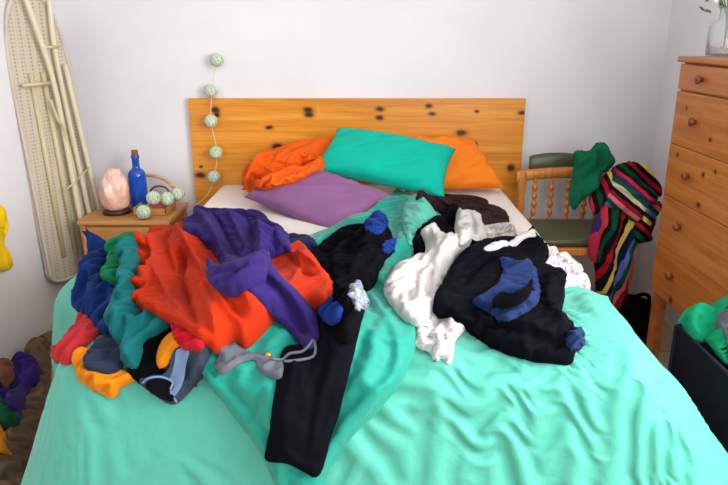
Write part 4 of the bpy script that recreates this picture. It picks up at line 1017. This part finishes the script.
# ------------------------------------------------------------------ clothes on the floor left of the bed
FP = []
FP.append(BVHTree.FromPolygons([(-2.5, 0, 0), (2, 0, 0), (2, 3.5, 0), (-2.5, 3.5, 0)], [(0, 1, 2, 3)]))
m_olive = C('olive_brown_corduroy', '#6a5442', var=.2); m_umber = C('umber_jersey', '#54362c', var=.2); m_dkg = C('forest_green_jersey', '#0c4a30')
kw = dict(pile=FP, zf=0, tilt=radians(38), ex=.12)
cloth('jacket', [(-14, 405), (-2, 392), (10, 430), (20, 470), (30, 520), (0, 545), (-45, 540), (-40, 450)], m_umber, h=.12, r=.09, sp=.013, wr=(.8, 5, .35, .012), seed=71, label='umber brown jacket at the bottom of the floor heap left of the bed', cat='jacket', **kw)
cloth('trousers', [(38, 348), (50, 352), (52, 380), (46, 420), (36, 455), (24, 500), (2, 520), (-6, 490), (-4, 466), (12, 440), (22, 410), (26, 385), (30, 362)], m_olive, h=.10, r=.06, sp=.010, wr=(1.0, 6, .3, .014), seed=72,
      label='olive brown corduroy trousers on the floor beside the left edge of the duvet', cat='trousers', folds=[([(40, 370), (32, 420), (10, 480)], .02, .03), ([(44, 385), (38, 430)], .012, -.02)], **kw)
cloth('jumper', [(-6, 380), (0, 378), (8, 386), (8, 402), (18, 412), (16, 426), (-2, 436), (-24, 430)], m_dkg, h=.10, r=.06, sp=.010, wr=(.8, 7, .3, .012), seed=73, label='forest green jumper on the floor heap under the purple shirt', cat='jumper', **kw)
cloth('t_shirt', [(-20, 426), (-2, 420), (5, 430), (9, 446), (2, 454), (-25, 462)], m_must, h=.06, r=.04, sp=.009, wr=(.8, 8, .3, .008), seed=74, label='orange t-shirt on the floor heap below the forest green jumper', cat='t-shirt', **kw)
cloth('shirt', [(24, 362), (33, 357), (42, 370), (40, 382), (30, 390), (26, 404), (18, 412), (8, 406), (4, 392), (14, 378)], m_pur, h=.09, r=.04, sp=.008, wr=(1.0, 8, .3, .010), seed=75, label='purple shirt on top of the floor heap left of the bed', cat='shirt',
      folds=[([(30, 364), (22, 385), (14, 402)], .012, .02), ([(34, 372), (30, 392)], .008, -.012)], **kw)
cloth('sweater', [(6, 360), (12, 362), (14, 368), (16, 378), (10, 386), (4, 388), (0, 382), (2, 370)], C('russet_wool', '#7a4a3c'), h=.10, r=.05, sp=.010, wr=(1.0, 8, .3, .008), seed=76, label='russet sweater against the left wall at the picture\'s left edge', cat='sweater', **kw)
sp_ = hit(42, 352, 0, FP[:1])
sl = thing('slipper', (sp_.x, sp_.y, 0), 'brown slipper on the floor behind the olive brown trousers', 'slipper')
bm = bmesh.new(); rings = []
for i in range(15):
    q = i/14; yy = -.12+.24*q; wd = .042*(1-abs(2*q-1)**3)**.5+.004; ht = .05+.02*sin(q*pi)
    rings.append([bm.verts.new((sp_.x+wd*cos(a_), sp_.y+yy, max(0.001, .03+ht*.5*sin(a_)+(.02 if q < .5 and sin(a_) > .5 else 0)))) for a_ in [2*pi*k/14 for k in range(14)]])
for A_, B_ in zip(rings, rings[1:]):
    for k in range(14): bm.faces.new((A_[k], A_[(k+1) % 14], B_[(k+1) % 14], B_[k]))
bm.faces.new(rings[0]); bm.faces.new(rings[-1][::-1]); bmobj('upper', bm, m_olive, sl, True)
tube('opening', [(sp_.x+.028*cos(a_), sp_.y-.03+.055*sin(a_), .063) for a_ in [2*pi*k/16 for k in range(16)]], .007, m_umber, sl, 8, 0, True)
# yellow cloth on the left wall
YP = [(-22, 200), (-2, 206), (3, 214), (1, 232), (1, 246), (5, 254), (9, 268), (0, 271), (-22, 272)]
WP = [BVHTree.FromPolygons([(XL+.002, 1, 0), (XL+.002, 3.5, 0), (XL+.002, 3.5, 2), (XL+.002, 1, 2)], [(0, 1, 2, 3)])]
pts = [atx(x, y, XL+.004) for x, y in YP]
bm = bmesh.new(); sl_ = smoothline(pts, 6, True); c_ = sum(sl_, Vector())/len(sl_)
r0 = [bm.verts.new(p) for p in sl_]; prev = r0
for k, (s_, dx) in enumerate(((1.0, .012), (.93, .022), (.7, .026), (.35, .024))):
    cur = [bm.verts.new(Vector((XL+.004+dx+.006*sin(p.y*80+p.z*10), c_.y+(p.y-c_.y)*s_, c_.z+(p.z-c_.z)*s_))) for p in sl_]
    for i in range(len(cur)): bm.faces.new((prev[i], prev[(i+1) % len(cur)], cur[(i+1) % len(cur)], cur[i]))
    prev = cur
bm.faces.new(prev)
props(bmobj('towel', bm, C('yellow_cotton', '#f2c60c'), None, True), 'bright yellow towel hanging on the left wall', 'towel')
